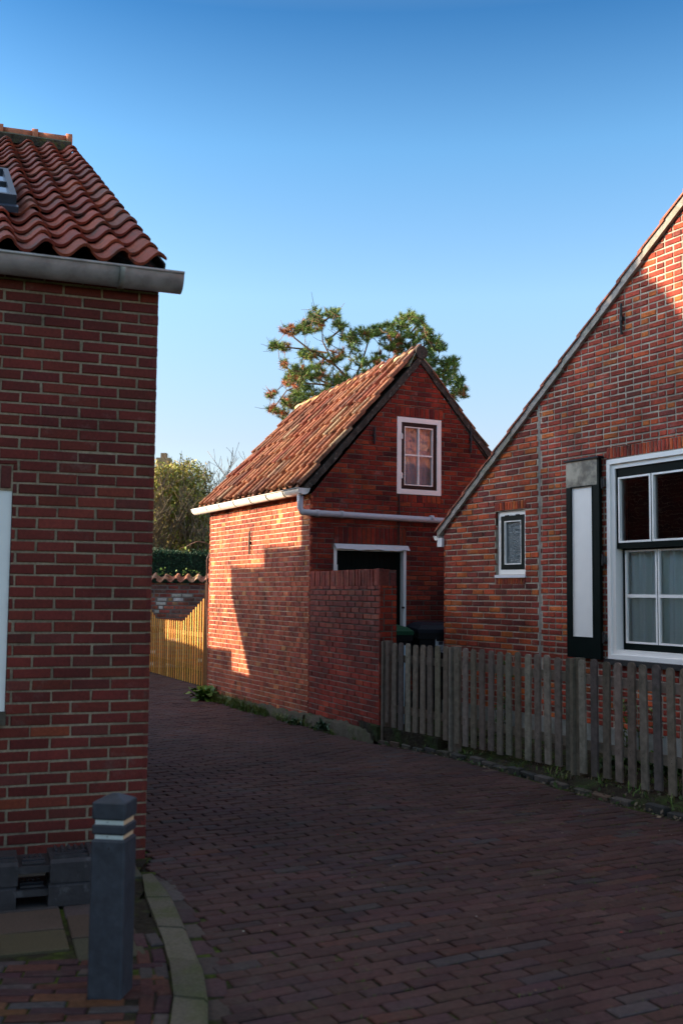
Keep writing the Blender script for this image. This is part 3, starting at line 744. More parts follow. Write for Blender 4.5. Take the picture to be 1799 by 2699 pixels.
# plinth of rough concrete along the street
pl = MB(); r4 = random.Random(8)
def rough_plinth(mb, fr, u0, u1, zt, w, rnd, zb=-.12, n=40):
    vs_ = []
    for i in range(n + 1):
        u = u0 + (u1 - u0) * i / n; h = zt(u) + rnd.gauss(0, .012); ww = w + rnd.gauss(0, .012)
        vs_ += [fr.P(u, zb, ww + .03), fr.P(u, h * .55, ww + rnd.gauss(0, .006)), fr.P(u, h, ww * .7), fr.P(u, h + .01, -.03)]
    fs = [(4 * i + k, 4 * i + k + 1, 4 * i + k + 5, 4 * i + k + 4) for i in range(n) for k in range(3)]
    mb.add(vs_, fs)
rough_plinth(pl, fS, -.02, SL + .02, lambda u: .01 - .018 * u, .045, r4, zb=-.2)
pl.build('plinth', m_concrete, SH, smooth=True)
# roof
rf = MB()
eL_w = .13; slopeS = (APZ + .06 - 2.90) / (APU + .10)
for side in (0, 1):
    if side == 0:
        out = fS.n; e = fS.P(-.03, 2.93, .12); bd = Vector((-out.x, -out.y, slopeS)).normalized(); ad = s_dir; run = APU + .12; fl2 = True; oo = e
        nc, L_ = 19, SL + .16
    else:
        out = fR.n; sl2_ = (APZ + .06 - 2.95) / (EVR - APU + .12); e = fR.P(-.03, 2.90, .14); bd = Vector((-out.x, -out.y, sl2_)).normalized(); ad = s_dir; run = EVR - APU + .14; fl2 = False; oo = e
        slopeR = sl2_
    nn = ad.cross(bd); nn = nn if nn.z > 0 else -nn; nn.normalize()
    sln = run / math.hypot(bd.x, bd.y) ; nr = 8; ga_ = sln / nr
    pal_TS = [(5, (0.3165, 0.137, 0.08355)), (3, (0.3768, 0.1854, 0.1143)), (2, (0.226, 0.1209, 0.08795)), (1.5, (0.2714, 0.09673, 0.06595)), (1, (0.3542, 0.2579, 0.1759))]
    # sag of the ridge comes from the rows bending a little
    pantiles(rf, oo, ad, bd, nn, nc, nr, L_ / nc, ga_ + .004, pal_TS, r3, h=.072, th=.013, jit=2.6, flip=(side == 0), rise=.024, sharp=True,
              warp=lambda p: Vector((0, 0, -.19 * max(0, (p - Vector((C.x, C.y, 0))).dot(s_dir) / 3.9) * max(0, (p.z - 2.9) / 1.95))))
    bb = MB(); bb.box(oo - nn * .03 + ad * .04, ad * (L_ - .06), bd * (sln - .02) - Vector((0, 0, .10)), nn * -.04); bb.build('roof_boarding', m_cement, SH)
roof_S = rf.build('roof', m_tile_old, SH)
rg_ = MB(); apx = fG.P(APU, APZ + .045, .03)
for k in range(11):
    a0 = apx + s_dir * (k * .36 + .02); a1 = a0 + s_dir * .39
    sag = lambda t: .045 - .19 * t / 3.9 - .02 * math.sin(math.pi * min(1, t / 3.95))
    a0 = a0 + Vector((0, 0, sag(k * .36))); a1 = a1 + Vector((0, 0, sag(k * .36 + .36)))
    rg_.tube([a0, a1], [.092 + r3.uniform(-.004, .004), .092], 12, pick(r3, [(1, (.50, .30, .17)), (1, (.45, .24, .13)), (1, (.52, .40, .25))]))
rg_.build('ridge_cap', m_ridge, SH, smooth=True)
ac = MB(); ac.tube([apx - s_dir * .012 + Vector((0, 0, .045)), apx + s_dir * .03 + Vector((0, 0, .045))], [.095, .100], 14); ac.build('ridge_end', m_cement, SH)
bd_ = MB()
for sgn, sl_ in ((-1, None),):
    for fr_w in (fS.n,):
        b0 = apx + Vector((0, 0, -.13)) + fS.n * .07
        n_ = 60; vs_ = []
        for i in range(n_ + 1):
            p = b0 + s_dir * (i / n_ * 3.9) + Vector((0, 0, .09 - .19 * i / n_))
            vs_ += [p + fS.n * (.115 + r3.gauss(0, .006)) + Vector((0, 0, -.125 + r3.gauss(0, .006))), p + fS.n * .02 + Vector((0, 0, .08 + r3.gauss(0, .004)))]
        bd_.add(vs_, [(2 * i, 2 * i + 1, 2 * i + 3, 2 * i + 2) for i in range(n_)])
m_bed = surf('lichen_mortar', (.46, .42, .30), .95, .3, 30, .006, .1, second=(.5, .42, .06), s2=14, amt=.8, lo=.5, hi=.58)
bd_.build('ridge_bedding', m_bed, SH)
# dark cement verges on the gable
vg = MB()
def verge(mb, fr, pts, wd, w0, w1, rnd, n=26):
    for (u0, z0), (u1, z1) in zip(pts[:-1], pts[1:]):
        for i in range(n):
            a, b = i / n, (i + 1) / n
            d1, d2 = wd + rnd.gauss(0, .008), wd + rnd.gauss(0, .008)
            p = [(u0 + (u1 - u0) * a, z0 + (z1 - z0) * a - d1), (u0 + (u1 - u0) * b, z0 + (z1 - z0) * b - d1), (u0 + (u1 - u0) * b, z0 + (z1 - z0) * b + .01), (u0 + (u1 - u0) * a, z0 + (z1 - z0) * a + .01)]
            prism(mb, p, fr, w0, w1 + rnd.gauss(0, .002))
verge(vg, fG, [(-.10, 2.925), (APU, APZ + .05)], .105, -.05, .018, r3)
verge(vg, fG, [(APU, APZ + .05), (EVR + .08, 2.93)], .105, -.05, .018, r3)
vg.build('verge', m_cement, SH)
# gutter, pipes
gt = MB(); g0, g1 = fS.P(-.06, 2.905, .125), fS.P(4.12, 2.895, .125)
half_gutter(gt, g0, g1, fS.n, .082, rim=.009)
gS = gt.build('gutter', m_zincl, SH, smooth=True)
for u in (.45, 1.02, 1.62, 2.25, 2.85, 3.42, 3.95):
    st = MB(); strap(st, fS.P(u, 2.905, .125), fS.n, fS.d, .082, .022); st.build('bracket', m_iron, gS, smooth=True)
dp = MB(); r_ = .041; Pv = fS.P(.06, 0, .125); hx = lambda u, z=2.585: fG.P(u, z, .085)
corner_p = hx(-.12)
pts = [Vector((Pv.x, Pv.y, 2.86)), Vector((Pv.x, Pv.y, 2.66))]
q = hx(-.03); pts += [Vector((Pv.x * .8 + q.x * .2, Pv.y * .8 + q.y * .2, 2.60)), Vector((q.x, q.y, 2.585)), hx(.15), hx(EVR + .1, 2.55)]
dp.tube(pts, r_, 14)
for u in (.03, .38, 1.76): dp.tube([hx(u), hx(u + .05)], r_ + .006, 14)
dp.build('downpipe', m_pvc, SH, smooth=True)
# wall anchors
def anchor(name, fr, u, z0, z1, parent):
    a = MB(); mid = (z0 + z1) / 2
    a.tube([fr.P(u, z0, .02), fr.P(u, mid - .02, .024), fr.P(u, mid + .02, .024), fr.P(u, z1, .02)], [.013, .015, .015, .011], 6)
    fr.box(a, u - .018, u + .018, mid - .02, mid + .02, -.01, .035); return a.build(name, m_iron, parent)
anchor('wall_anchor', fS, 2.03, 2.107, 2.452, SH); anchor('wall_anchor', fG, .925, 3.56, 3.79, SH); anchor('wall_anchor', fG, 2.474, 3.55, 3.93, SH)
cb = MB(); cb.tube([fG.P(1.315, 2.90, .012), fG.P(1.32, 2.66, .012), fG.P(1.318, 2.22, .012)], .009, 6); cb.build('cable', m_iron, SH)
# attic window
aw = MB(); ring(aw, fG, 1.285, 1.990, 2.913, 3.968, .068, -.09, .004)
awo = aw.build('window', m_white, SH)
sa = MB(); ring(sa, fG, 1.353, 1.922, 2.981, 3.900, .055, -.07, -.012); sash = sa.build('sash', m_brown, awo)
bd = MB(); ring(bd, fG, 1.408, 1.867, 3.036, 3.845, .014, -.055, -.014)
fG.box(bd, 1.628, 1.648, 3.05, 3.831, -.05, -.016); fG.box(bd, 1.422, 1.853, 3.445, 3.465, -.05, -.0175)
bd.build('glazing_bars', m_white, awo)
gp = MB(); gp.add([fG.P(1.41, 3.04, -.04), fG.P(1.865, 3.04, -.04), fG.P(1.865, 3.842, -.04), fG.P(1.41, 3.842, -.04)], [(0, 1, 2, 3)]); gp.build('pane', m_glass_up, awo)
for z in (3.12, 3.66):
    hg = MB(); hg.tube([fG.P(1.353, z, .008), fG.P(1.353, z + .085, .008)], .008, 8); fG.box(hg, 1.335, 1.372, z + .01, z + .075, -.012, .006); hg.build('hinge', m_white, awo)
def curtain(fr, u0, u1, z0, z1, w, amp, lam, rnd, gather=0):
    mb = MB(); n = int((u1 - u0) / .006); vs_ = []
    ph = [rnd.uniform(0, 6.28) for _ in range(4)]
    for i in range(n + 1):
        u = u0 + (u1 - u0) * i / n
        f = math.sin(2 * math.pi * u / lam + ph[0] + 1.2 * math.sin(2 * math.pi * u / (lam * 3.1) + ph[1])) + .5 * math.sin(2 * math.pi * u / (lam * .57) + ph[2])
        for z, k in ((z0, 1.1), ((z0 + z1) / 2, 1.0), (z1, .75)):
            vs_.append(fr.P(u + gather * (z1 - z) * .02 * math.sin(u * 9), z, w + amp * k * f))
    mb.add(vs_, [(3 * i + k, 3 * i + 3 + k, 3 * i + 4 + k, 3 * i + 1 + k) for i in range(n) for k in range(2)]); return mb
curtain(fG, 1.38, 1.90, 3.0, 3.88, -.12, .016, .10, r3).build('curtain', m_curt2, awo, smooth=True)
ib = MB(); fG.box(ib, 1.2, 2.1, 2.85, 4.05, -.5, -.49); fG.box(ib, 1.2, 1.22, 2.85, 4.05, -.5, -.09); fG.box(ib, 2.08, 2.1, 2.85, 4.05, -.5, -.09); ib.build('window_recess', m_dark, awo)
# door
dm = MB(); r5 = random.Random(6)
for i in range(12):
    u = .385 + i * .084; fG.box(dm, u + .002, u + .082, .13, 2.12, -.11, -.078 + r5.uniform(-.001, .001))
fG.box(dm, .385, 1.39, .13, 2.12, -.13, -.112)
dr = dm.build('door', m_green, SH)
df = MB(); fG.box(df, .339, .384, .13, 2.15, -.12, .004); fG.box(df, 1.392, 1.436, .13, 2.15, -.12, .004); fG.box(df, .339, 1.436, 2.12, 2.2, -.12, -.02)
df.build('door_frame', m_white, SH)
hd = MB(); n_ = 40; vs_ = []
for i in range(n_ + 1):
    u = .335 + 1.12 * i / n_; s_ = .03 if 0 < i < n_ else 0
    vs_ += [fG.P(u, 2.207, -.004), fG.P(u, 2.20, .030), fG.P(u + .02, 2.135 + .004 * math.sin(i * .9) + .006 * math.sin(i * .37), .045)]
hd.add(vs_, [(3 * i + k, 3 * i + 3 + k, 3 * i + 4 + k, 3 * i + 1 + k) for i in range(n_) for k in range(2)])
hd.build('door_flashing', m_whiteold, SH)
lk = MB(); fG.box(lk, 1.372, 1.40, 1.36, 1.385, 0, .03); lk.build('door_latch', m_iron, dr)
hh = MB(); hh.tube([fG.P(.385, 1.83, .008), fG.P(.385, 1.93, .008)], .008, 8); hh.build('hinge', m_white, dr)

# ================================================================== LOW WALL
lw_d = Vector((.841, -1.888, 0)).normalized(); fW = Frame((C.x, C.y), lw_d, (-1, -.4)); WL = 2.055; WT = 1.835
LW = thing('garden_wall', (C.x, C.y, 0), 'low brick wall with upright coping bricks joining the shed to the picket fence', 'wall')
bw = MB(); mw_ = MB(); r6 = random.Random(14)
pal_W1 = [(4, (0.2713, 0.03036, 0.01457)), (3, (0.2196, 0.02508, 0.01378)), (1.5, (0.155, 0.0231, 0.01457)), (1, (0.3359, 0.04619, 0.01823))]
pal_W2 = [(3, (0.266, 0.05474, 0.03418)), (3, (0.224, 0.04066, 0.02646)), (1.5, (0.294, 0.07429, 0.0441)), (1, (0.196, 0.0391, 0.02756))]
TH = .205
fE = Frame((C + lw_d * WL)[0:2], (fW.n * -1)[0:2], lw_d[0:2])
courses(bw, mw_, fW, [(0, 0), (WL, 0), (WL, 1.06), (0, 1.06)], [], .03, 1.06, 0, WL, .0672, .205, .012, 'run', pal_W1, r6, mc=(.30, .27, .23), jit=.02)
courses(bw, mw_, fW, [(0, 1.06), (WL, 1.06), (WL, 1.645), (0, 1.645)], [], 1.06, 1.64, 0, WL, .0672, .20, .014, 'run', pal_W2, r6, mc=(.12, .095, .085), jit=.02)
nS = 25
wS_ = (WL - .02) / nS
for i in range(nS):
    a = i * wS_ + .006; b = (i + 1) * wS_ - .004
    pad(bw, fW, [(a, 1.645), (b, 1.645), (b, WT + r6.uniform(-.012, .004)), (a, WT + r6.uniform(-.012, .004))], r6, pick(r6, pal_W2), depth=.05, jw=.005)
fW.box(mw_, .004, WL - .008, 1.62, WT - .022, -TH + .01, -.010, (.14, .12, .11))
courses(bw, mw_, fE, [(0, 0), (TH, 0), (TH, 1.645), (0, 1.645)], [], .0, 1.64, 0, TH, .0672, .19, .012, 'cross', pal_W1, r6, mc=(.14, .12, .10))
pad(bw, fE, [(.004, 1.645), (TH * .55, 1.645), (TH * .55, WT - .005), (.004, WT - .005)], r6, (.16, .04, .03)); pad(bw, fE, [(TH * .6, 1.645), (TH - .004, 1.645), (TH - .004, WT - .04), (TH * .6, WT - .04)], r6, (.15, .04, .035))
fW.box(bw, .003, WL - .003, WT - .03, WT - .012, -TH + .004, -.006, (.14, .06, .05))
fW.box(mw_, .01, WL - .012, 0, 1.64, -TH, -.012, (.15, .12, .1))
wW = bw.build('brickwork', m_brick, LW); mw_.build('mortar', m_mortar, wW)
p2_ = MB(); rough_plinth(p2_, fW, 0, WL + .02, lambda u: .02 + .008 * u, .06, r6, zb=-.2, n=26); p2_.build('plinth', m_concrete, LW, smooth=True)

# ================================================================== RIGHT HOUSE
K = Vector((1.2394, 12.6, 0)); r_dir = Vector((.478, -.878, 0)).normalized(); b_dir = Vector((.878, .478, 0)).normalized()
RH = thing('brick_house', (K.x, K.y, 0), 'old red brick house with black and white shutter and grey verge at the right edge', 'house')
fH = Frame((K.x, K.y), r_dir, (-1, -.4))
fHs = Frame((K.x, K.y), b_dir, (-.4, 1))
pal_H1 = [(4, (0.3152, 0.0555, 0.03021)), (3, (0.2329, 0.04117, 0.02769)), (2.5, (0.4522, 0.07608, 0.02645)), (1.8, (0.4997, 0.1164, 0.02832)), (1.2, (0.1644, 0.03401, 0.02518))]
pal_H2 = [(5, (0.3633, 0.05481, 0.03035)), (3, (0.2876, 0.04534, 0.02904)), (1.5, (0.4693, 0.08031, 0.0297)), (1.0, (0.5215, 0.1276, 0.033)), (.9, (0.2119, 0.04724, 0.033))]
mcH = (.46, .39, .31)
bh = MB(); mh = MB(); r7 = random.Random(17)
HS = .722; roofz = lambda u: 2.335 + HS * u
UA = 5.6; GW = 9.0
def regH(u0, u1):
    pts = [(u0, .30), (u1, .30)]
    if u1 <= UA: pts += [(u1, roofz(u1)), (u0, roofz(u0))]
    else: pts += [(u1, roofz(UA) - HS * (u1 - UA)), (UA, roofz(UA)), (u0, roofz(u0))]
    return pts
SWH = (1.018, 1.548, 1.782, 2.486); BWH = (2.825, 3.93, .955, 2.878)
solW = [(1.0, 1.565, 2.488, 2.590), (1.02, 1.545, 1.672, 1.745)]
holes1 = [(SWH[0], SWH[1], 1.745, SWH[3])] + solW
seam = 1.775
courses(bh, mh, fH, regH(0, seam), holes1, .30, 4, 0, seam - .012, .0660, .198, .0145, 'run', pal_H1, r7, u_ref=.05, mc=mcH, jit=.006)
courses(bh, mh, fH, regH(seam, GW), [BWH, (2.80, 3.96, 2.878, 3.0)], .30, 6.6, seam + .03, GW, .0605, .192, .0165, 'cross', pal_H2, r7, mc=mcH, jit=.006)
soldiers(bh, fH, 1.0, 1.565, 2.492, 2.588, 12, pal_H1, r7); soldiers(bh, fH, 1.02, 1.545, 1.675, 1.742, 12, pal_H1, r7); soldiers(bh, fH, 2.80, 3.96, 2.89, 2.998, 24, pal_H2, r7)
for (a, b, c_, d_) in solW + [(2.8, 3.96, 2.878, 3.0)]: fH.box(mh, a, b, c_, d_, -.05, -.0085, mcH)
fH.box(mh, SWH[0], SWH[1], 1.742, SWH[2], -.05, -.02, mcH)
fH.box(mh, seam - .014, seam + .032, .30, roofz(seam) - .02, -.02, -.0075, (.30, .27, .24))
fH.box(mh, 0.02, SWH[0] - .0, .30, 2.33, -.25, -.012, mcH); fH.box(mh, SWH[1], BWH[0], .30, 2.9, -.25, -.012, mcH)
fH.box(mh, SWH[0], SWH[1], .3, 1.742, -.25, -.012, mcH); fH.box(mh, SWH[0], SWH[1], SWH[3] + .002, 2.9, -.25, -.012, mcH)
fH.box(mh, BWH[0], BWH[1], .3, BWH[2] - .003, -.25, -.012, mcH); fH.box(mh, BWH[1], GW, .3, 3.85, -.25, -.012, mcH)
courses(bh, mh, fHs, [(0, .1), (6, .1), (6, 2.28), (0, 2.28)], [], .1, 2.28, 0, 6, .0660, .200, .012, 'run', pal_H1, r7, mc=mcG)
fHs.box(mh, .02, 6, .1, 2.28, -.2, -.012, mcG)
wH = bh.build('wall', m_brick, RH); mh.build('mortar', m_mortar, wH)
up_ = MB(); prism(up_, [(.75, 2.83), (GW - 1.5, 2.83), (GW - 1.5, 3.8), (UA, roofz(UA) - .1), (.75, roofz(.75) - .05)], fH, -.014, -.25); up_.build('wall_lining', m_cement, RH)
pg = MB(); fH.box(pg, -.01, GW, .0, .302, -.2, .012); pg.build('plinth', surf('grey_plaster', (.30, .30, .28), .9, .25, 8, .004, .1, second=(.07, .08, .05), s2=3, amt=.7), RH)
# roof slope facing the shed, tiles, verge board, gutter
rfh = MB(); ud = Vector((r_dir.x, r_dir.y, HS)).normalized(); nnH = b_dir.cross(ud); nnH = nnH if nnH.z > 0 else -nnH; nnH.normalize()
run = math.hypot(UA, HS * UA) + .12; nrH = 20
pal_TH = [(4, (.48, .15, .085)), (2, (.40, .12, .075)), (1, (.52, .22, .13))]
oo = fH.P(-.14, 2.335 - .10 + .05, -.02)
pantiles(rfh, oo, b_dir, ud, nnH, 26, nrH, .225, run / nrH, pal_TH, r7, h=.05, th=.014, jit=1.6)
ot = fH.P(UA, roofz(UA) + .05, -.02); dd = Vector((r_dir.x, r_dir.y, -HS)).normalized(); n2 = b_dir.cross(dd); n2 = n2 if n2.z > 0 else -n2
rfh.box(ot, b_dir * 5.85, dd * (run * .62), n2 * .05, (.4, .14, .08))
rfh.build('roof', m_tile_old, RH)
rb = MB(); rb.box(oo - nnH * .01 + b_dir * .05, b_dir * 5.7, ud * run, nnH * -.05); rb.build('roof_boarding', m_cement, RH)
vb = MB(); nseg = 20; dz = .005
for i in range(nseg):
    u0 = -.10 + (UA + .10) * i / nseg; u1 = -.10 + (UA + .10) * (i + 1) / nseg + .012
    zt = .074; j = r7.uniform(-.004, .004)
    prism(vb, [(u0, roofz(u0) - .022 + j), (u1, roofz(u1) - .030 + j), (u1, roofz(u1) + zt - .024 + j), (u0, roofz(u0) + zt + j)], fH, -.03, .035 + r7.uniform(-.002, .002))
vbo = vb.build('verge_board', surf('weathered_board', (.32, .285, .26), .85, .3, 16, .002, .2, second=(.13, .14, .08), s2=3, amt=.6, lo=.46, hi=.66), RH)
ve = MB()
for i in range(nseg):
    u0 = -.14 + (UA + .14) * i / nseg; u1 = -.14 + (UA + .14) * (i + 1) / nseg + .05
    prism(ve, [(u0, roofz(u0) + .070), (u1, roofz(u1) + .050), (u1, roofz(u1) + .066), (u0, roofz(u0) + .094)], fH, -.05, .05, (.40, .13, .08))
ve.build('verge_tiles', m_tile_old, RH)
gh = MB(); half_gutter(gh, fH.P(-.13, 2.26, .03), fH.P(-.13, 2.26, -5.8), r_dir * -1, .05, rim=.007); gh.build('gutter', m_zincl, RH, smooth=True)
bx = MB(); fH.box(bx, -.10, .0, 2.13, 2.235, -.05, .03); bx.build('bracket', m_whiteold, RH)
anchor('wall_anchor', fH, 3.053, 4.077, 4.382, RH)
# small patterned-glass window
sw = MB(); ring(sw, fH, SWH[0] + .012, SWH[1], SWH[2], SWH[3], .052, -.10, -.035); swo = sw.build('window', m_white, RH)
s2_ = MB(); ring(s2_, fH, 1.086, 1.494, 1.838, 2.430, .052, -.09, -.030); s2_.build('sash', m_green, swo)
s3_ = MB(); ring(s3_, fH, 1.140, 1.440, 1.892, 2.376, .012, -.07, -.034); s3_.build('glazing_bead', m_white, swo)
s4_ = MB(); fH.box(s4_, 1.15, 1.43, 1.90, 2.37, -.075, -.06); s4_.build('pane', m_frost, swo)
s5_ = MB(); fH.box(s5_, 1.02, 1.56, 1.746, 1.778, -.05, .012); s5_.build('sill', m_whiteold, swo)
for u in (1.17, 1.36):
    hq = MB(); hq.tube([fH.P(u, 2.434, -.024), fH.P(u + .06, 2.434, -.024)], .007, 8); hq.build('hinge', m_iron, swo)
# sash window
bw_ = MB(); ring(bw_, fH, 2.827, 3.928, .957, 2.876, .045, -.14, .022)
ring(bw_, fH, 2.872, 3.883, 1.002, 2.831, .045, -.14, -.002)
bwo = bw_.build('window', m_white, RH)
us = MB(); ring(us, fH, 2.917, 3.838, 2.01, 2.786, .030, -.075, -.02); fH.box(us, 2.947, 3.808, 2.70, 2.756, -.075, -.0205); fH.box(us, 2.947, 3.808, 2.04, 2.065, -.075, -.0205)
fH.box(us, 3.370, 3.385, 2.065, 2.70, -.075, -.0205); us.build('sash', m_green, bwo)
ls = MB(); ring(ls, fH, 2.930, 3.825, 1.047, 2.03, .032, -.125, -.085); fH.box(ls, 2.962, 3.793, 1.079, 1.11, -.125, -.0855); fH.box(ls, 3.372, 3.383, 1.11, 1.998, -.125, -.0855); ls.build('sash', m_green, bwo)
gb_ = MB()
for (a, b) in ((2.948, 3.370), (3.385, 3.807)): ring(gb_, fH, a, b, 2.066, 2.699, .018, -.06, -.014)
for (a, b) in ((2.963, 3.371), (3.384, 3.792)):
    ring(gb_, fH, a, b, 1.111, 1.996, .018, -.115, -.080); fH.box(gb_, a + .018, b - .018, 1.545, 1.575, -.11, -.081)
gb_.build('glazing_bars', m_white, bwo)
for nm, (a, b, c_, d_, w) in (('up', (2.94, 3.82, 2.05, 2.71, -.045)), ('lo', (2.955, 3.80, 1.10, 2.0, -.10))):
    gq = MB(); gq.add([fH.P(a, c_, w), fH.P(b, c_, w), fH.P(b, d_, w), fH.P(a, d_, w)], [(0, 1, 2, 3)]); gq.build('pane', m_glass, bwo)
curtain(fH, 2.90, 3.86, 1.0, 2.04, -.165, .030, .13, r7, 1).build('curtain', m_curt, bwo, smooth=True)
rm_ = MB(); fH.box(rm_, 2.7, 4.05, .9, 2.95, -1.6, -1.58); fH.box(rm_, 2.68, 2.70, .9, 2.95, -1.6, -.16); fH.box(rm_, 4.05, 4.07, .9, 2.95, -1.6, -.16); fH.box(rm_, 2.68, 4.07, .88, .90, -1.6, -.16); fH.box(rm_, 2.68, 4.07, 2.95, 2.97, -1.6, -.16)
rm_.build('room', m_dark, bwo)
sl_ = MB(); fH.box(sl_, 2.80, 3.96, .905, .953, -.05, .05); sl_.build('sill', m_iron, bwo)
# shutter
st = MB(); u0, u1, z0, z1 = 2.292, 2.772, .945, 2.905
fH.box(st, u0, u0 + .065, z0 + .20, z1 - .26, .03, .066); fH.box(st, u1 - .095, u1, z0 + .20, z1 - .26, .03, .066); fH.box(st, u0, u1, z0, z0 + .20, .03, .066)
sto = st.build('shutter', m_green, RH)
s_t = MB(); fH.box(s_t, u0, u1 - .03, z1 - .26, z1, .03, .0665); s_t.build('top_rail', m_green_w, sto, label='weathered grey top rail')
s_p = MB(); fH.box(s_p, u0 + .065, u1 - .095, z0 + .20, z1 - .26, .034, .050); s_p.build('panel', m_white, sto)
s_m = MB(); ring(s_m, fH, u0 + .062, u1 - .092, z0 + .197, z1 - .257, .010, .05, .070); fH.box(s_m, u1 - .03, u1, z1 - .26, z1, .03, .0665); s_m.build('moulding', m_green, sto)
s_c = MB(); fH.box(s_c, u0 - .012, u1 + .012, z1, z1 + .018, .01, .088); s_c.build('cap_strip', m_binl, sto)
for z in (1.10, 1.85, 2.60):
    hq = MB(); hq.tube([fH.P(u1 + .018, z, .045), fH.P(u1 + .018, z + .11, .045)], .011, 8); fH.box(hq, u1 - .02, u1 + .05, z + .02, z + .09, .0235, .047); hq.build('hinge', m_iron, sto)

# ================================================================== PICKET FENCE + GATE
P1, P2, P3 = Vector((.47, 11.45, 0)), Vector((1.097, 10.42, 0)), Vector((1.952, 8.825, 0))
rw = random.Random(31)
wood_pal = [(3, (0.17, 0.135, 0.103)), (2, (0.1403, 0.1125, 0.09016)), (1.5, (0.204, 0.171, 0.1334)), (1, (0.1062, 0.09, 0.07544))]
def picket(parent, p, d, n, w, z0, z1, th=.02, c=None):
    """p foot point, rounded top"""
    mb = MB(); c = c or pick(rw, wood_pal); lean = rw.gauss(0, .008); k = w / 2
    prof = [(-k, z0), (k, z0), (k, z1 - .028), (k * .78, z1 - .010), (k * .40, z1), (-k * .40, z1), (-k * .78, z1 - .010), (-k, z1 - .028)]
    m_ = len(prof); vs_ = []
    for off in (0, th):
        for (a, z) in prof: vs_.append(p + d * (a + lean * (z - z0)) + n * off + Vector((0, 0, z)))
    fs = [tuple(range(m_)), tuple(range(2 * m_ - 1, m_ - 1, -1))] + [(i, m_ + i, m_ + (i + 1) % m_, (i + 1) % m_) for i in range(m_)]
    mb.add(vs_, fs, c)
    for zn in (.32, .35, .86, .89):
        q = p + d * (rw.uniform(-.012, .012) + lean * (zn - z0)) + n * (th + .0005) + Vector((0, 0, zn)); mb.tube([q, q + n * .0015], .0028, 6, (.03, .025, .02))
    return mb.build('picket', m_wood, parent)
def post(parent, p, d, n, w, z1, dep=.07):
    mb = MB(); c = pick(rw, wood_pal)
    mb.box(p - d * w / 2 + n * -.03 + Vector((0, 0, -.2)), d * w, n * -dep, (0, 0, z1 + .2), c)
    # grooves: a post of two laminated pieces
    mb.box(p - d * w / 2 + n * -.028 + Vector((0, 0, -.2)), d * w * .44, n * .03, (0, 0, z1 + .195), c)
    return mb.build('post', m_wood, parent)
def fence_run(parent, A, B, npk, first_off, ztop=1.035, zbot=.10, rails=(.29, .83), off=0.0):
    d = (B - A).normalized(); L = (B - A).length; n = Vector((d.y, -d.x, 0))
    if n.dot(Vector((-1, -.5, 0))) < 0: n = -n
    pitch_ = L / npk
    for z in rails:
        mb = MB(); mb.box(A + n * -.03 + Vector((0, 0, z)), B - A, n * -.035, (0, 0, .075), pick(rw, wood_pal)); mb.build('rail', m_wood, parent)
    for i in range(npk):
        p = A + d * (first_off + i * pitch_)
        picket(parent, p + n * (-.028), d, n, .073 + rw.uniform(-.003, .003), zbot + rw.uniform(-.012, .012), ztop + rw.uniform(-.01, .008))
GT = thing('garden_gate', (P1.x, P1.y, 0), 'short section of weathered grey picket gate beside the low brick wall', 'gate')
PF = thing('picket_fence', (P2.x, P2.y, 0), 'weathered grey wooden picket fence in front of the house with the shutter', 'fence')
d12 = (P2 - P1).normalized(); n12 = Vector((d12.y, -d12.x, 0)); n12 = n12 if n12.dot(Vector((-1, -.5, 0))) > 0 else -n12
d23 = (P3 - P2).normalized(); n23 = Vector((d23.y, -d23.x, 0)); n23 = n23 if n23.dot(Vector((-1, -.5, 0))) > 0 else -n23
post(GT, P1, d12, n12, .075, 1.045); picket(GT, P1 + d12 * .055 + n12 * -.028, d12, n12, .055, .17, 1.045)
fence_run(GT, P1 + d12 * .10, P2 - d12 * .06, 8, .085, zbot=.12)
post(PF, P2, d23, n23, .08, 1.04); fence_run(PF, P2 + d23 * .02, P3, 13, .065)
post(PF, P3, d23, n23, .08, 1.035); fence_run(PF, P3 + d23 * .02, P3 + d23 * 2.4, 17, .08, zbot=.09)
post(PF, P3 + d23 * 2.4, d23, n23, .08, 1.035); fence_run(PF, P3 + d23 * 2.42, P3 + d23 * 4.4, 14, .08, zbot=.09)

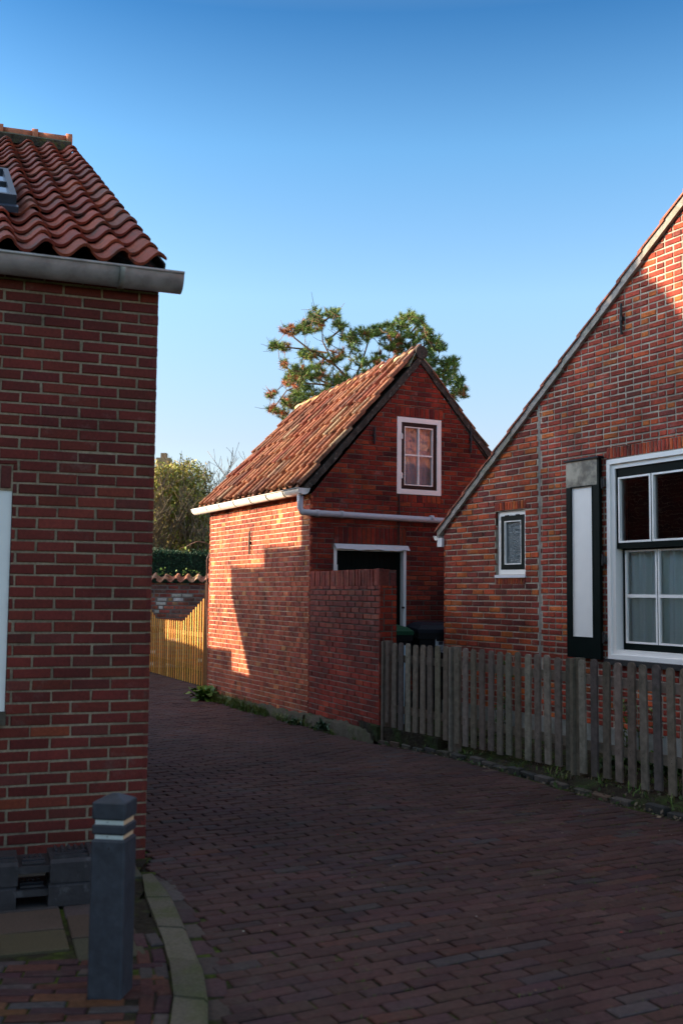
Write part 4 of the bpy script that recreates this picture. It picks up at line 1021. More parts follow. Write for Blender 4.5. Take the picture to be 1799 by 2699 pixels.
# ================================================================== WHEELIE BINS
def wheelie(name, cx, cy, ang, z0, label, lid_m, with_label):
    t = thing(name, (cx, cy, z0), label, 'bin', 'wheelie bins beside the shed door')
    ca, sa = math.cos(ang), math.sin(ang); X = Vector((ca, sa, 0)); Y = Vector((-sa, ca, 0)); O = Vector((cx, cy, z0))
    b = MB(); vs_ = []
    for (z, hw, hd) in ((.04, .235, .27), (.88, .285, .345), (.885, .30, .36), (.96, .30, .36)):
        for (a, c) in ((-1, -1), (1, -1), (1, 1), (-1, 1)): vs_.append(O + X * a * hw + Y * c * hd + Vector((0, 0, z)))
    fs = [(4 * k + i, 4 * k + (i + 1) % 4, 4 * k + 4 + (i + 1) % 4, 4 * k + 4 + i) for k in range(3) for i in range(4)] + [(3, 2, 1, 0), (12, 13, 14, 15)]
    b.add(vs_, fs)
    b.box(O - X * .08 - Y * .375 + Vector((0, 0, .86)), X * .16, Y * .03, (0, 0, .05))
    b.build('body', m_bin, t)
    l = MB(); vs_ = []
    for (z, hw, hd) in ((.955, .31, .375), (1.0, .31, .375), (1.045, .25, .30), (1.06, .20, .24)):
        for (a, c) in ((-1, -1), (1, -1), (1, 1), (-1, 1)): vs_.append(O + X * a * hw + Y * c * hd + Vector((0, 0, z + .02 * (c > 0))))
    l.add(vs_, fs[:12] + [(3, 2, 1, 0), (12, 13, 14, 15)]); lo_ = l.build('lid', lid_m, t)
    h = MB(); h.tube([O + X * -.24 + Y * .40 + Vector((0, 0, 1.0)), O + X * .24 + Y * .40 + Vector((0, 0, 1.0))], .016, 8); h.build('handle', m_bin, t)
    for s_ in (-1, 1):
        w = MB(); w.tube([O + X * s_ * .21 + Y * .27 + Vector((0, 0, .10)), O + X * s_ * .27 + Y * .27 + Vector((0, 0, .10))], .10, 18); w.build('wheel', m_bin, t)
    if with_label:
        q = MB(); f = Frame((O - Y * .33)[0:2], X[0:2], (-Y)[0:2])
        zz = z0
        def tilt(z): return (z - .88) * .09 + .018
        def card(mb, u0, u1, za, zb, w): mb.add([f.P(u0, zz + za, w + tilt(za)), f.P(u1, zz + za, w + tilt(za)), f.P(u1, zz + zb, w + tilt(zb)), f.P(u0, zz + zb, w + tilt(zb))], [(0, 1, 2, 3)])
        card(q, -.09, .03, .72, .88, .012); lb = q.build('sticker', m_paper, t)
        k = MB(); card(k, -.05, 0.0, .815, .855, .015); card(k, -.045, -.005, .785, .790, .015); card(k, -.03, -.02, .765, .775, .015); card(k, -.06, .01, .745, .750, .015); card(k, -.045, -.01, .715, .73, .015); k.build('print', m_mark, lb)
    return t
ta = math.atan2(t_dir.y, t_dir.x)
wheelie('wheelie_bin', .50, 12.92, ta - .25, .11, 'black wheelie bin with a green lid next to the low wall', m_bing, False)
wheelie('wheelie_bin', 1.20, 13.12, ta - .35, .13, 'black wheelie bin with dark blue lid and a white sticker, by the house corner', m_binl, True)
pk = MB(); pk.tube([(.70, 11.75, .10), (.715, 11.87, .55), (.735, 11.98, .97)], [.018, .016, .007], 8); tag(pk.build('broom_handle', surf('pale_blue_plank', (.42, .60, .72), .6, .05, 5, 0, .3)), 'thin pale blue pole leaning behind the picket gate', 'pole')

# ================================================================== BOLLARD
ba = math.radians(-8.5); a_ = .135
BX = Vector((math.cos(ba), math.sin(ba), 0)); BY = Vector((-math.sin(ba), math.cos(ba), 0))
fc = Vector((-.814, 4.068, 0)); BC = fc - BX * a_ / 2 + BY * a_ / 2
BO = thing('bollard', (BC.x, BC.y, 0), 'square dark blue-grey bollard with two reflective bands on the pavement corner', 'bollard')
def sq_stack(mb, levels, c=(1, 1, 1), ch=.09):
    """levels (z, half); chamfered square section"""
    vs_ = []
    for (z, h) in levels:
        k = h * ch
        for (x, y) in ((h - k, -h), (h, -h + k), (h, h - k), (h - k, h), (-h + k, h), (-h, h - k), (-h, -h + k), (-h + k, -h)):
            p = BC + BX * x + BY * y; vs_.append((p.x, p.y, z))
    m_ = len(levels); fs = [(8 * j + i, 8 * j + (i + 1) % 8, 8 * j + 8 + (i + 1) % 8, 8 * j + 8 + i) for j in range(m_ - 1) for i in range(8)]
    fs += [tuple(range(7, -1, -1)), tuple(8 * (m_ - 1) + i for i in range(8))]; mb.add(vs_, fs, c)
h = a_ / 2; b = MB()
sq_stack(b, [(-.1, h), (.600, h), (.606, h - .004), (.608, h - .011), (.6105, h - .012)]); b.build('shaft', m_plastic, BO)
b = MB(); sq_stack(b, [(.624, h - .012), (.628, h - .004), (.633, h - .001), (.658, h - .001), (.662, h - .005), (.664, h - .012)]); b.build('collar', m_plastic, BO)
b = MB(); sq_stack(b, [(.680, h - .012), (.683, h - .004), (.688, h), (.744, h), (.749, h - .004), (.7725, .012), (.774, .002)]); b.build('cap', m_plastic, BO)
for z0_, z1_ in ((.609, .626), (.662, .682)):
    b = MB(); sq_stack(b, [(z0_, h - .011), (z1_, h - .011)], ch=.02); bo = b.build('reflective_band', [m_pale], BO)
    am = MB(); q0 = BC + BX * (h - .0105) - BY * (h - .014); am.box(Vector((q0.x, q0.y, z0_ + .001)), BX * .0015, BY * (2 * h - .028), (0, 0, z1_ - z0_ - .002)); am.build('side_strip', m_amber, bo)
    sc = MB(); q1 = BC - BY * (h - .011) + BX * -.006; sc.tube([Vector((q1.x, q1.y, (z0_ + z1_) / 2 + .001)), Vector((q1.x, q1.y, (z0_ + z1_) / 2 + .001)) - BY * .002], .0022, 8); sc.build('rivet', m_iron, bo)
b = MB(); q1 = BC - BY * h + BX * .006; b.tube([Vector((q1.x, q1.y, .577)), Vector((q1.x, q1.y, .577)) - BY * .001], .004, 10); b.build('screw_hole', m_iron, BO)

# ================================================================== PLASTIC BARRIER FEET
def foot(z0, label, du):
    R = corner + l_dir * (-.385 + du) + p_dir * .86
    t = MB(); X, Y = -l_dir, Vector((-p_dir.x, -p_dir.y, 0)); H = .110
    O = Vector((R.x, R.y, z0))
    bxx = lambda x0, x1, y0, y1, za, zb: t.box(O + X * x0 + Y * y0 * .7 + Vector((0, 0, za)), X * (x1 - x0), Y * (y1 - y0) * .7, (0, 0, zb - za))
    # end blocks with rounded shoulder, waist between
    def block(x0, x1):
        prof = [(0, 0), (.40, 0), (.40, H - .012), (.385, H), (.02, H), (.0, H - .016)]
        vs_ = [O + X * x + Y * y * .7 + Vector((0, 0, z)) for x in (x0, x1) for (y, z) in prof]; m_ = len(prof)
        fs = [tuple(range(m_)), tuple(range(2 * m_ - 1, m_ - 1, -1))] + [(i, m_ + i, m_ + (i + 1) % m_, (i + 1) % m_) for i in range(m_)]
        t.add(vs_, fs)
    block(.0, .215); block(.365, .60); block(.72, .86)
    bxx(.215, .365, .02, .38, .052, .084); bxx(.60, .72, .02, .38, .05, .085)
    # raised ribs on top
    bxx(.035, .20, .05, .075, H, H + .012); bxx(.05, .19, .11, .135, H, H + .012); bxx(.03, .16, .17, .20, H, H + .010); bxx(.37, .58, .05, .07, H, H + .01); bxx(.38, .56, .12, .15, H, H + .011)
    bxx(.235, .345, .06, .09, .088, .098); bxx(.235, .345, .14, .18, .088, .1)
    for k in range(4): bxx(.25 + k * .025, .262 + k * .025, .20, .27, .088, .104)
    bxx(.005, .03, .03, .36, H, H + .018)
    for k in range(5): bxx(.04 + k * .033, .052 + k * .033, .23, .36, H, H + .013)
    return tag(t.build('barrier_foot', m_plastic2), label, 'barrier foot', 'stacked plastic barrier feet')
foot(.028, 'grey recycled plastic barrier foot, lower one of the stack against the house wall', 0)
foot(.139, 'grey recycled plastic barrier foot, upper one of the stack against the house wall', .006)

# ================================================================== ORANGE SLATTED GATE
GA_, GB_ = Vector((-3.97, 21.9, 0)), Vector((-2.42, 18.62, 0)); gd_ = (GB_ - GA_).normalized(); gn = Vector((gd_.y, -gd_.x, 0)); gn = gn if gn.dot(Vector((0, -1, 0))) > 0 else -gn
OG = thing('slatted_gate', (GA_.x, GA_.y, -.07), 'orange-brown wooden gate of thin slats with a dipped top edge', 'gate')
ro = random.Random(77); NSl = 28; Lg = (GB_ - GA_).length
GA_ = GA_ - gd_ * .35; Lg += .35
for i in range(NSl):
    t = i / (NSl - 1); p = GA_ + gd_ * (Lg * t)
    u = i
    if i <= 6: top_ = 1.34 - .055 * i
    elif i >= NSl - 9: top_ = 1.02 + .052 * (i - (NSl - 9))
    else: top_ = 1.00
    mb = MB(); c = pick(ro, [(2, (.72, .33, .06)), (2, (.62, .26, .045)), (1, (.80, .40, .10))])
    mb.box(p - gd_ * .023 + gn * .002 + Vector((0, 0, -.10)), gd_ * .046, gn * .013, (0, 0, top_ + .09), c)
    mb.box(p - gd_ * .013 + gn * .003 + Vector((0, 0, top_ - .01)), gd_ * .026, gn * .011, (0, 0, .014), c)
    mb.build('slat', m_orange, OG)
for z in (.15, .75):
    mb = MB(); mb.box(GA_ + gn * -.03 + Vector((0, 0, z)), gd_ * Lg, gn * .03, (0, 0, .08), (.22, .09, .025)); mb.build('rail', m_orange, OG)
mb = MB(); p = GB_ + gd_ * .16; mb.abox(p.x - .04, p.x + .04, p.y - .04, p.y + .04, -.1, 1.72, (.40, .30, .14)); mb.build('post', m_orange, OG)

# ================================================================== OLD GARDEN WALL WITH TILE COPING
fO = Frame((-6.2, 22.9), (1, .03), (0, -1))
OW = thing('garden_wall', (-6.2, 22.9, -.07), 'old mottled brick wall with curved roof tile coping behind the slatted gate', 'wall')
bo_ = MB(); mo_ = MB(); r8 = random.Random(41)
pal_O = [(3, (0.375, 0.098, 0.065)), (2, (0.27, 0.126, 0.091)), (2, (0.39, 0.224, 0.104)), (1.2, (0.62, 0.588, 0.494)), (1.5, (0.195, 0.112, 0.091)), (1.5, (0.45, 0.14, 0.078))]
courses(bo_, mo_, fO, [(0, -.1), (7, -.1), (7, 1.74), (0, 1.74)], [], -.07, 1.74, 0, 7, .088, .215, .026, 'wild', pal_O, r8, jit=.03, mc=(.26, .22, .18), skip=.05)
fO.box(mo_, 0, 7, -.1, 1.73, -.3, -.012, (.26, .22, .18))
wO = bo_.build('brickwork', m_brick, OW); mo_.build('mortar', m_mortar, wO)
ct = MB(); pantiles(ct, fO.P(-.1, 1.745, .09), fO.d, (fO.n * -1 + Vector((0, 0, .42))).normalized(), (fO.n * .42 + Vector((0, 0, 1))).normalized(), 32, 1, .228, .30, [(2, (.45, .20, .12)), (1, (.5, .28, .18)), (1, (.38, .15, .09))], r8, h=.085, th=.018, jit=2.5)
ct.build('coping_tiles', m_tile_old, OW)

# ================================================================== VEGETATION
def leafquad(mb, p, s, c, rnd, up=.3, asp=1.6):
    a = Vector((rnd.gauss(0, 1), rnd.gauss(0, 1), rnd.gauss(0, 1) + up)).normalized(); b = a.orthogonal().normalized()
    b = (b * math.cos(rnd.uniform(0, 6.28)) + a.cross(b) * math.sin(rnd.uniform(0, 6.28))).normalized()
    p = Vector(p); mb.add([p, p + a * s * asp * .5 + b * s * .5, p + a * s * asp, p + a * s * asp * .5 - b * s * .5], [(0, 1, 2, 3)], c)

# hedge
hg_ = MB(); rh = random.Random(50)
hg_.abox(-7.8, 2.6, 23.95, 25.1, -.1, 2.42, (.012, .03, .012))
for i in range(40000):
    x = rh.uniform(-7.9, 2.7); f = rh.random()
    if f < .6: y, z = 23.93 - abs(rh.gauss(0, .04)), rh.uniform(.8, 2.5)
    else: y, z = rh.uniform(23.9, 25.1), 2.42 + abs(rh.gauss(0, .06)) + .05 * math.sin(x * 2.3)
    leafquad(hg_, (x, y, z), rh.uniform(.018, .038), pick(rh, [(3, (.020, .060, .022)), (2, (.03, .085, .03)), (1, (.015, .04, .02))]), rh)
tag(hg_.build('hedge', m_leaf), 'dark green clipped hedge above the old brick wall', 'hedge')

def px_pt(px, py, Y):
    d = Fv + (px - W_ / 2) / F_ * R2 - (py - H_ / 2) / F_ * U2; k = Y / d.y
    return Vector((d.x * k, Y, CH + d.z * k))
# ivy on the coping
iv = MB(); ri = random.Random(61)
for (a, b, n_, z_) in ((-4.05, -3.85, 22, 1.99), (-3.85, -3.4, 18, 1.93), (-3.45, -3.1, 40, 1.96), (-2.85, -2.4, 50, 1.95), (-4.9, -4.3, 90, 1.9), (-2.4, -1.2, 150, 1.9)):
    for i in range(n_):
        x = ri.uniform(a, b); leafquad(iv, (x, 23.05 + ri.uniform(-.1, .12), z_ + ri.uniform(-.09, .08)), ri.uniform(.022, .045), pick(ri, [(2, (.16, .26, .04)), (1, (.10, .19, .04)), (1, (.24, .32, .08))]), ri)
tag(iv.build('ivy', m_leaf), 'pale green ivy sprigs growing over the tile coping', 'ivy')

# bare tree with fresh green lower crown
def tree_branches(mb, p, d, L, r, depth, rnd, c, tips, spread=.55, up=.15, nseg=3, minr=.004, kids=(2, 4)):
    pts = [p.copy()]; rs = [r]; dd = d.copy()
    for k in range(nseg):
        dd = (dd + Vector((rnd.gauss(0, .14), rnd.gauss(0, .14), rnd.gauss(0, .09) + up * .3))).normalized()
        pts.append(pts[-1] + dd * L / nseg); rs.append(max(minr, r * (1 - .42 * (k + 1) / nseg)))
    mb.tube(pts, rs, 5 if r > .03 else 3, c, cap=False)
    if depth == 0: tips.append((pts[-1], dd)); return
    for k in range(rnd.randint(*kids)):
        i = rnd.randint(1, nseg); q = pts[i] if k else pts[-1]
        nd = (dd + Vector((rnd.gauss(0, spread), rnd.gauss(0, spread), rnd.gauss(0, spread * .6) + up))).normalized()
        tree_branches(mb, q, nd, L * rnd.uniform(.58, .85), max(minr, rs[i] * .66), depth - 1, rnd, c, tips, spread, up, nseg, minr, kids)
rt = random.Random(71)
def bare_tree(base, hgt, lean, label, seed, depth=6, leaves=9000, cx=0, group=None):
    rt = random.Random(seed)
    T = thing('bare_tree', base, label, 'tree', group); br = MB(); tips = []
    for k in range(5):
        d = Vector((rt.gauss(lean, .28), rt.gauss(0, .25), 1)).normalized()
        tree_branches(br, Vector(base) + Vector((rt.gauss(0, .15), rt.gauss(0, .15), 0)), d, hgt * .36, .08, depth, rt, (.16, .125, .085), tips, .42, .16, 3, .0055, (2, 4))
    br.build('trunk', m_bark, T)
    return T, tips
T1, tips1 = bare_tree((-4.3, 26.5, -.1), 4.7, .0, 'bushy bare tree with yellow-green lower leaves behind the hedge', 71)
lf = MB()
def cloud(mb, n, cpx, cpy, rx, ry, Y, sz, pal, rnd, dY=.8, lim=None, up=.3, asp=1.6):
    for i in range(n):
        a = rnd.uniform(0, 6.283); q = math.sqrt(rnd.random())
        px, py = cpx + rx * q * math.cos(a), cpy + ry * q * math.sin(a)
        leafquad(mb, px_pt(px, py, Y + rnd.uniform(-dY, dY)), rnd.uniform(*sz), pick(rnd, pal), rnd, up, asp)
pal_ol = [(3, (.34, .33, .05)), (2, (.22, .23, .04)), (2, (.40, .33, .08)), (1, (.46, .38, .16))]
rq = random.Random(81)
for (cx, cy, rx, ry, n_) in ((430, 1330, 45, 70, 2600), (470, 1360, 50, 60, 2400), (520, 1370, 35, 50, 1300), (430, 1270, 28, 40, 600), (440, 1420, 60, 45, 2200), (510, 1430, 45, 40, 1200), (400, 1300, 30, 80, 900), (470, 1280, 40, 60, 500), (530, 1330, 35, 45, 600), (500, 1300, 60, 90, 500), (450, 1300, 60, 60, 900), (500, 1260, 40, 40, 260)):
    # leaves hang in small bunches
    for j in range(n_ // 4):
        a = rq.uniform(0, 6.283); q_ = math.sqrt(rq.random()); bx_, by_ = cx + rx * q_ * math.cos(a), cy + ry * q_ * math.sin(a); Yb = 26.3 + rq.uniform(-.9, .9); cc = pick(rq, pal_ol)
        P0 = px_pt(bx_, by_, Yb)
        for k in range(14): leafquad(lf, P0 + Vector((rq.gauss(0, .07), rq.gauss(0, .07), rq.gauss(0, .09))), rq.uniform(.025, .05), tuple(v * rq.uniform(.8, 1.2) for v in cc), rq, -.8, 2.2)
lf.build('crown', m_leaf, T1)
T2, tips2 = bare_tree((-3.15, 28.5, -.1), 4.9, .05, 'thin leafless tree rising beside the far end of the shed roof', 75, depth=5)
# dark shrub mass behind the hedge
shb = MB(); rb_ = random.Random(91)
for i in range(16000):
    a = rb_.uniform(0, 6.28); x = -4.3 + rb_.gauss(0, 2.3); x = max(-9, min(1.2, x)); z = rb_.uniform(.2, 2.9 + .5 * math.sin(x * 1.3)); y = 27.6 + rb_.gauss(0, .5)
    leafquad(shb, (x, y, z), rb_.uniform(.06, .12), pick(rb_, [(3, (.035, .04, .018)), (2, (.05, .045, .02)), (1, (.06, .03, .02))]), rb_)
shb.abox(-9, 1.2, 27.9, 28.3, -.1, 2.5, (.02, .02, .012))
tag(shb.build('shrubs', m_leaf), 'dark undergrowth behind the hedge', 'shrubs', kind='stuff')
rd = MB()
for (cx, cy, rx, ry, n_) in ((415, 1440, 20, 25, 260), (440, 1462, 25, 8, 120), (415, 1405, 14, 14, 80)): cloud(rd, n_, cx, cy, rx, ry, 25.9, (.04, .08), [(1, (.32, .06, .035)), (1, (.22, .07, .04))], rb_, .3)
rd.tube([(-4.6, 25.9, -.1), (-4.55, 25.9, 2.6)], [.03, .012], 5, (.12, .06, .04)); rd.tube([(-4.3, 25.9, -.1), (-4.4, 25.9, 2.7)], [.03, .012], 5, (.12, .06, .04))
tag(rd.build('red_shrub', m_leaf), 'small shrub with reddish leaves just above the hedge', 'shrub')

# far house with chimney peeping through the tree
FH = thing('house', (-7.4, 40, 0), 'far tan brick house end with a chimney, half hidden in the bare tree', 'house')
fh = MB(); fh.abox(-9.6, -5.6, 39, 44, -.2, 4.4, (.30, .20, .12)); prism(fh, [(-9.6, 4.4), (-5.6, 4.4), (-7.6, 5.2)], Frame((0, 39), (1, 0), (0, -1)), -5, 0, (.30, .2, .12)); fh.build('wall', m_brick, FH)
fc_ = MB(); fc_.abox(-7.02, -6.50, 39.2, 39.8, 4.0, 6.60, (.42, .29, .17)); fc_.abox(-6.88, -6.66, 39.35, 39.65, 6.60, 6.80, (.4, .27, .16)); fc_.build('chimney', m_brick, FH)

# pine behind the shed
PT = thing('pine_tree', (1.3, 25.5, -.1), 'spreading pine tree with green tufts and some rust-brown needles behind the shed roof', 'tree')
rp_ = random.Random(101); tw = MB(); nd = MB(); YP = 25.0
Q = lambda px, py, dy=0: px_pt(px, py, YP + dy)
bark = (.15, .095, .06)
base = Vector((1.3, 25.5, -.1))
main = [base, Vector((1.25, 25.4, 2.5)), Q(985, 1130), Q(930, 1010), Q(880, 960), Q(850, 900), Q(848, 850)]
tw.tube(main, [.14, .12, .05, .032, .024, .016, .009], 8, bark)
limbs = [[Q(985, 1130), Q(1010, 1040), Q(1040, 960, .4), Q(1060, 900, .6), Q(1080, 850, .5)], [Q(1010, 1040), Q(1090, 1000, .8), Q(1150, 990, .6), Q(1195, 980, .3), Q(1210, 1010, .2)],
         [Q(930, 1010), Q(870, 1015, -.4), Q(800, 1010, -.5), Q(755, 1030, -.5), Q(725, 1070, -.4)], [Q(880, 960), Q(820, 925, -.3), Q(775, 890, -.3), Q(755, 865, -.2)],
         [Q(860, 930), Q(800, 920, .3), Q(750, 915, .3), Q(722, 910, .2)], [Q(930, 1010), Q(955, 950, .3), Q(970, 900, .2), Q(960, 870, .1)], [Q(1040, 960, .4), Q(1100, 920, .2), Q(1140, 900, 0), Q(1165, 915, 0)],
         [Q(1060, 900, .6), Q(1040, 870, .6), Q(1020, 850, .5)], [Q(1080, 880, .5), Q(1105, 850, .2), Q(1118, 840, 0)], [Q(930, 1010), Q(900, 1030, -.6), Q(840, 1060, -.8)], [Q(848, 850), Q(870, 835), Q(885, 825)], [Q(860, 900), Q(895, 870), Q(905, 862)],
         [Q(870, 1015, -.4), Q(800, 980, -.3), Q(760, 975, -.3)], [Q(1090, 1000, .8), Q(1110, 960, .5), Q(1130, 930, .4)], [Q(985, 1130), Q(930, 1080, -.5), Q(860, 1080, -.7), Q(790, 1085, -.6)]]
skel = list(main[2:])
for lb in limbs:
    tw.tube(lb, [.022 * (1 - .7 * i / (len(lb) - 1)) + .006 for i in range(len(lb))], 6, bark)
    for a, b in zip(lb[:-1], lb[1:]):
        for k in range(4): skel.append(a.lerp(b, k / 4))
    skel.append(lb[-1])
def tuft(mb, p, d, R, n, c, rnd):
    for i in range(n):
        v = (d * .9 + Vector((rnd.gauss(0, .6), rnd.gauss(0, .6), rnd.gauss(0, .6) + .15))).normalized()
        b0 = p + d * rnd.uniform(-.10, .04); s_ = v.cross(Vector((rnd.gauss(0, 1), rnd.gauss(0, 1), rnd.gauss(0, 1)))).normalized() * .0058
        e = b0 + v * R * rnd.uniform(.7, 1.1); k = rnd.uniform(.75, 1.25)
        mb.add([b0 - s_, b0 + s_, e], [(0, 1, 2)], (c[0] * k, c[1] * k, c[2] * k))
green = [(3, (0.1173, 0.198, 0.03465)), (2, (0.0828, 0.1452, 0.0396)), (1.5, (0.1794, 0.2376, 0.0396))]; rust = [(1, (.42, .13, .05)), (1, (.30, .11, .05))]
groups = [(835, 835, 20, 22, 9, 0), (878, 828, 22, 12, 7, 0), (820, 862, 30, 14, 10, .35), (830, 1060, 40, 14, 8, .1), (870, 975, 40, 26, 6, .3), (930, 985, 30, 26, 8, .2), (845, 945, 50, 20, 4, .4), (900, 1060, 40, 12, 6, .1), (765, 870, 22, 12, 6, .75), (800, 865, 16, 14, 6, .1), (895, 858, 16, 10, 6, 0), (726, 912, 16, 10, 6, .1), (750, 915, 12, 8, 3, .5), (812, 932, 22, 12, 9, .1), (868, 900, 7, 8, 3, 0), (892, 935, 18, 14, 5, .6), (907, 892, 6, 7, 3, 0),
          (748, 958, 8, 8, 3, .4), (785, 985, 28, 20, 14, .1), (830, 985, 26, 20, 13, 0), (770, 1005, 22, 14, 8, .6), (800, 1030, 30, 18, 13, 0), (780, 1058, 26, 16, 12, .2), (718, 1042, 12, 10, 4, .6), (720, 1078, 12, 8, 4, .9), (745, 1090, 14, 14, 5, .5), (750, 1060, 8, 10, 3, .6),
          (895, 1012, 36, 16, 20, .05), (860, 1040, 20, 10, 6, 0), (950, 885, 34, 18, 16, .05), (985, 872, 18, 16, 10, 0), (935, 905, 16, 12, 6, 0), (1020, 870, 20, 16, 10, 0), (1030, 900, 28, 22, 16, .15), (1060, 850, 22, 18, 14, 0), (1085, 835, 16, 12, 8, 0), (1110, 850, 14, 14, 8, 0), (1045, 905, 12, 26, 8, .85),
          (1075, 890, 26, 22, 16, 0), (1120, 885, 22, 20, 12, .1), (1125, 880, 12, 10, 4, .8), (1145, 905, 18, 20, 12, 0), (1165, 917, 12, 9, 6, 0), (1085, 925, 26, 16, 14, 0), (1125, 940, 16, 18, 9, 0), (975, 965, 30, 16, 12, .15), (1000, 945, 22, 14, 8, .1), (1050, 955, 28, 18, 12, .2), (990, 990, 34, 12, 12, .3), (1020, 1010, 22, 10, 6, .1),
          (1170, 955, 14, 16, 8, 0), (1197, 955, 10, 14, 6, 0), (1180, 985, 22, 14, 10, 0), (1200, 1000, 18, 12, 8, 0), (1150, 965, 12, 24, 6, 0), (1205, 1025, 14, 14, 8, 0), (1222, 1035, 10, 14, 7, .2), (1195, 1045, 12, 10, 4, .2), (940, 940, 20, 18, 6, .25), (960, 1030, 40, 14, 8, .1), (1100, 990, 50, 26, 14, 0), (1150, 1010, 30, 20, 8, 0)]
import bisect
for (cx, cy, rx, ry, n_, ru) in groups:
    for i in range(int(n_ * (4.4 if cx < 930 else 3.0))):
        a = rp_.uniform(0, 6.283); q_ = 1.12 * math.sqrt(rp_.random()); p = px_pt(cx + rx * q_ * math.cos(a), cy + ry * q_ * math.sin(a), YP + rp_.gauss(.1, .5))
        s0 = min(skel, key=lambda s_: (s_ - p).length_squared); d = (p - s0)
        d = (d.normalized() if d.length > .02 else Vector((0, 0, 1))); d = (d + Vector((0, 0, .35))).normalized()
        mid = s0.lerp(p, .5) + Vector((rp_.gauss(0, .04), rp_.gauss(0, .04), -.03))
        tw.tube([s0, mid, p], [.010, .008, .006], 3, bark, cap=False); skel.append(p); skel.append(mid)
        tuft(nd, p, d, rp_.uniform(.10, .16), 50, pick(rp_, rust if rp_.random() < ru * .7 else green), rp_)
# bare twigs on the left flank
for i in range(170):
    s0 = rp_.choice([s_ for s_ in skel if s_.x < .3]); d = Vector((rp_.gauss(-.6, .6), rp_.gauss(0, .5), rp_.gauss(.2, .5))).normalized(); L = rp_.uniform(.25, .6)
    L *= .6; tw.tube([s0, s0 + d * L * .5 + Vector((0, 0, .03)), s0 + d * L + Vector((0, 0, .10))], [.008, .006, .004], 3, bark, cap=False)
PTk = tw.build('trunk', m_bark, PT); nd.build('crown', m_leaf, PT)

# weeds along the shed foot
def tuft_grass(mb, p, n, h, rnd, pal):
    for i in range(n):
        blade(mb, Vector(p) + Vector((rnd.gauss(0, .03), rnd.gauss(0, .03), 0)), rnd.uniform(.5, 1.1) * h, rnd.uniform(.3, 1.3), rnd.uniform(.006, .012), pick(rnd, pal), rnd, 3)
gp_ = [(3, (.07, .13, .02)), (2, (.10, .16, .025)), (1, (.14, .14, .04))]
rz = random.Random(120); gs = MB()
for i in range(110):
    u = rz.uniform(1.2, 3.7) if i < 88 else rz.uniform(-.3, 1.4)
    P_ = fS.P(u, gz(13.489 + .89 * u) - .005, .07 + abs(rz.gauss(0, .05))); tuft_grass(gs, P_, rz.randint(10, 22), rz.uniform(.09, .26) * (.7 if u < 1.4 else 1), rz, gp_)
tag(gs.build('grass', m_leaf), 'grass and small weeds along the foot of the shed', 'grass', kind='stuff')
gs = MB()
for i in range(16):
    u = rz.uniform(.2, 2.0); P_ = fW.P(u, gz(12.5) - .005, .08 + abs(rz.gauss(0, .03))); tuft_grass(gs, P_, rz.randint(5, 14), rz.uniform(.03, .12), rz, gp_)
for i in range(220):
    t = rz.uniform(0, 4.6); a = seg_pt(t); d = rz.uniform(.02, .9); P_ = (a[0] + d * .878, a[1] + d * .478, gz(a[1]) * .8 + .04 + .06 * min(1, d / .4)); tuft_grass(gs, P_, rz.randint(4, 12), rz.uniform(.02, .10), rz, gp_ + [(2, (.10, .08, .04))])
for i in range(2600):
    t = rz.uniform(0, 4.6); a = seg_pt(t); d = rz.uniform(-.12, .35); leafquad(gs, (a[0] + d * .878, a[1] + d * .478, gz(a[1] + d * .478) + .005 + .06 * max(0, min(1, d / .25))), rz.uniform(.006, .03), pick(rz, [(2, (.05, .08, .02)), (3, (.10, .07, .045)), (1, (.2, .15, .09))]), rz)
tag(gs.build('weeds', m_leaf), 'low weeds and dead leaves along the low wall and the fence', 'weeds', kind='stuff')
# broad leaved plant at the far corner of the shed
def broadleaf(name, base, n, L, wd, label, cat, seed, pal):
    rnd = random.Random(seed); T = MB(); base = Vector(base)
    for i in range(n):
        a = rnd.uniform(0, 6.283); el = rnd.uniform(.45, 1.45); d = Vector((math.cos(a) * math.cos(el), math.sin(a) * math.cos(el), math.sin(el))); sd = Vector((-math.sin(a), math.cos(a), 0)); l = L * rnd.uniform(.6, 1.1); c = pick(rnd, pal)
        b0 = base + Vector((rnd.gauss(0, .05), rnd.gauss(0, .05), 0)); pts = []
        for k in range(7):
            t = k / 6; p = b0 + d * l * t + Vector((0, 0, -.55 * l * t * t)); w = wd * (math.sin(math.pi * min(1, max(0, (t - .28) / .72))) ** .7 if t > .28 else .05) + .004
            w *= 1 + .12 * math.sin(k * 2.2 + i); pts += [p - sd * w + Vector((0, 0, .02 * math.sin(k * 1.7 + i))), p + Vector((0, 0, -.012)), p + sd * w + Vector((0, 0, .02 * math.cos(k * 1.7 + i)))]
        T.add(pts, [(3 * k + j, 3 * k + j + 1, 3 * k + j + 4, 3 * k + j + 3) for k in range(6) for j in range(2)], c)
    return tag(T.build(name, m_leaf, smooth=True), label, cat)
pl_p = [(2, (.09, .17, .02)), (1, (.14, .24, .03)), (1, (.06, .12, .018))]
broadleaf('broadleaf_plant', fS.P(3.38, -.12, .16), 46, .50, .075, 'leafy green plant growing at the far corner of the shed by the slatted gate', 'plant', 5, pl_p)
broadleaf('strap_leaf_plant', fW.P(.72, -.08, .12), 22, .26, .014, 'small dark strap-leaved plant at the foot of the low wall', 'plant', 6, [(1, (.025, .07, .03))])
broadleaf('strap_leaf_plant', fS.P(.08, -.12, .12), 20, .24, .012, 'small strap-leaved tuft at the near corner of the shed foot', 'plant', 8, [(1, (.035, .07, .03))])
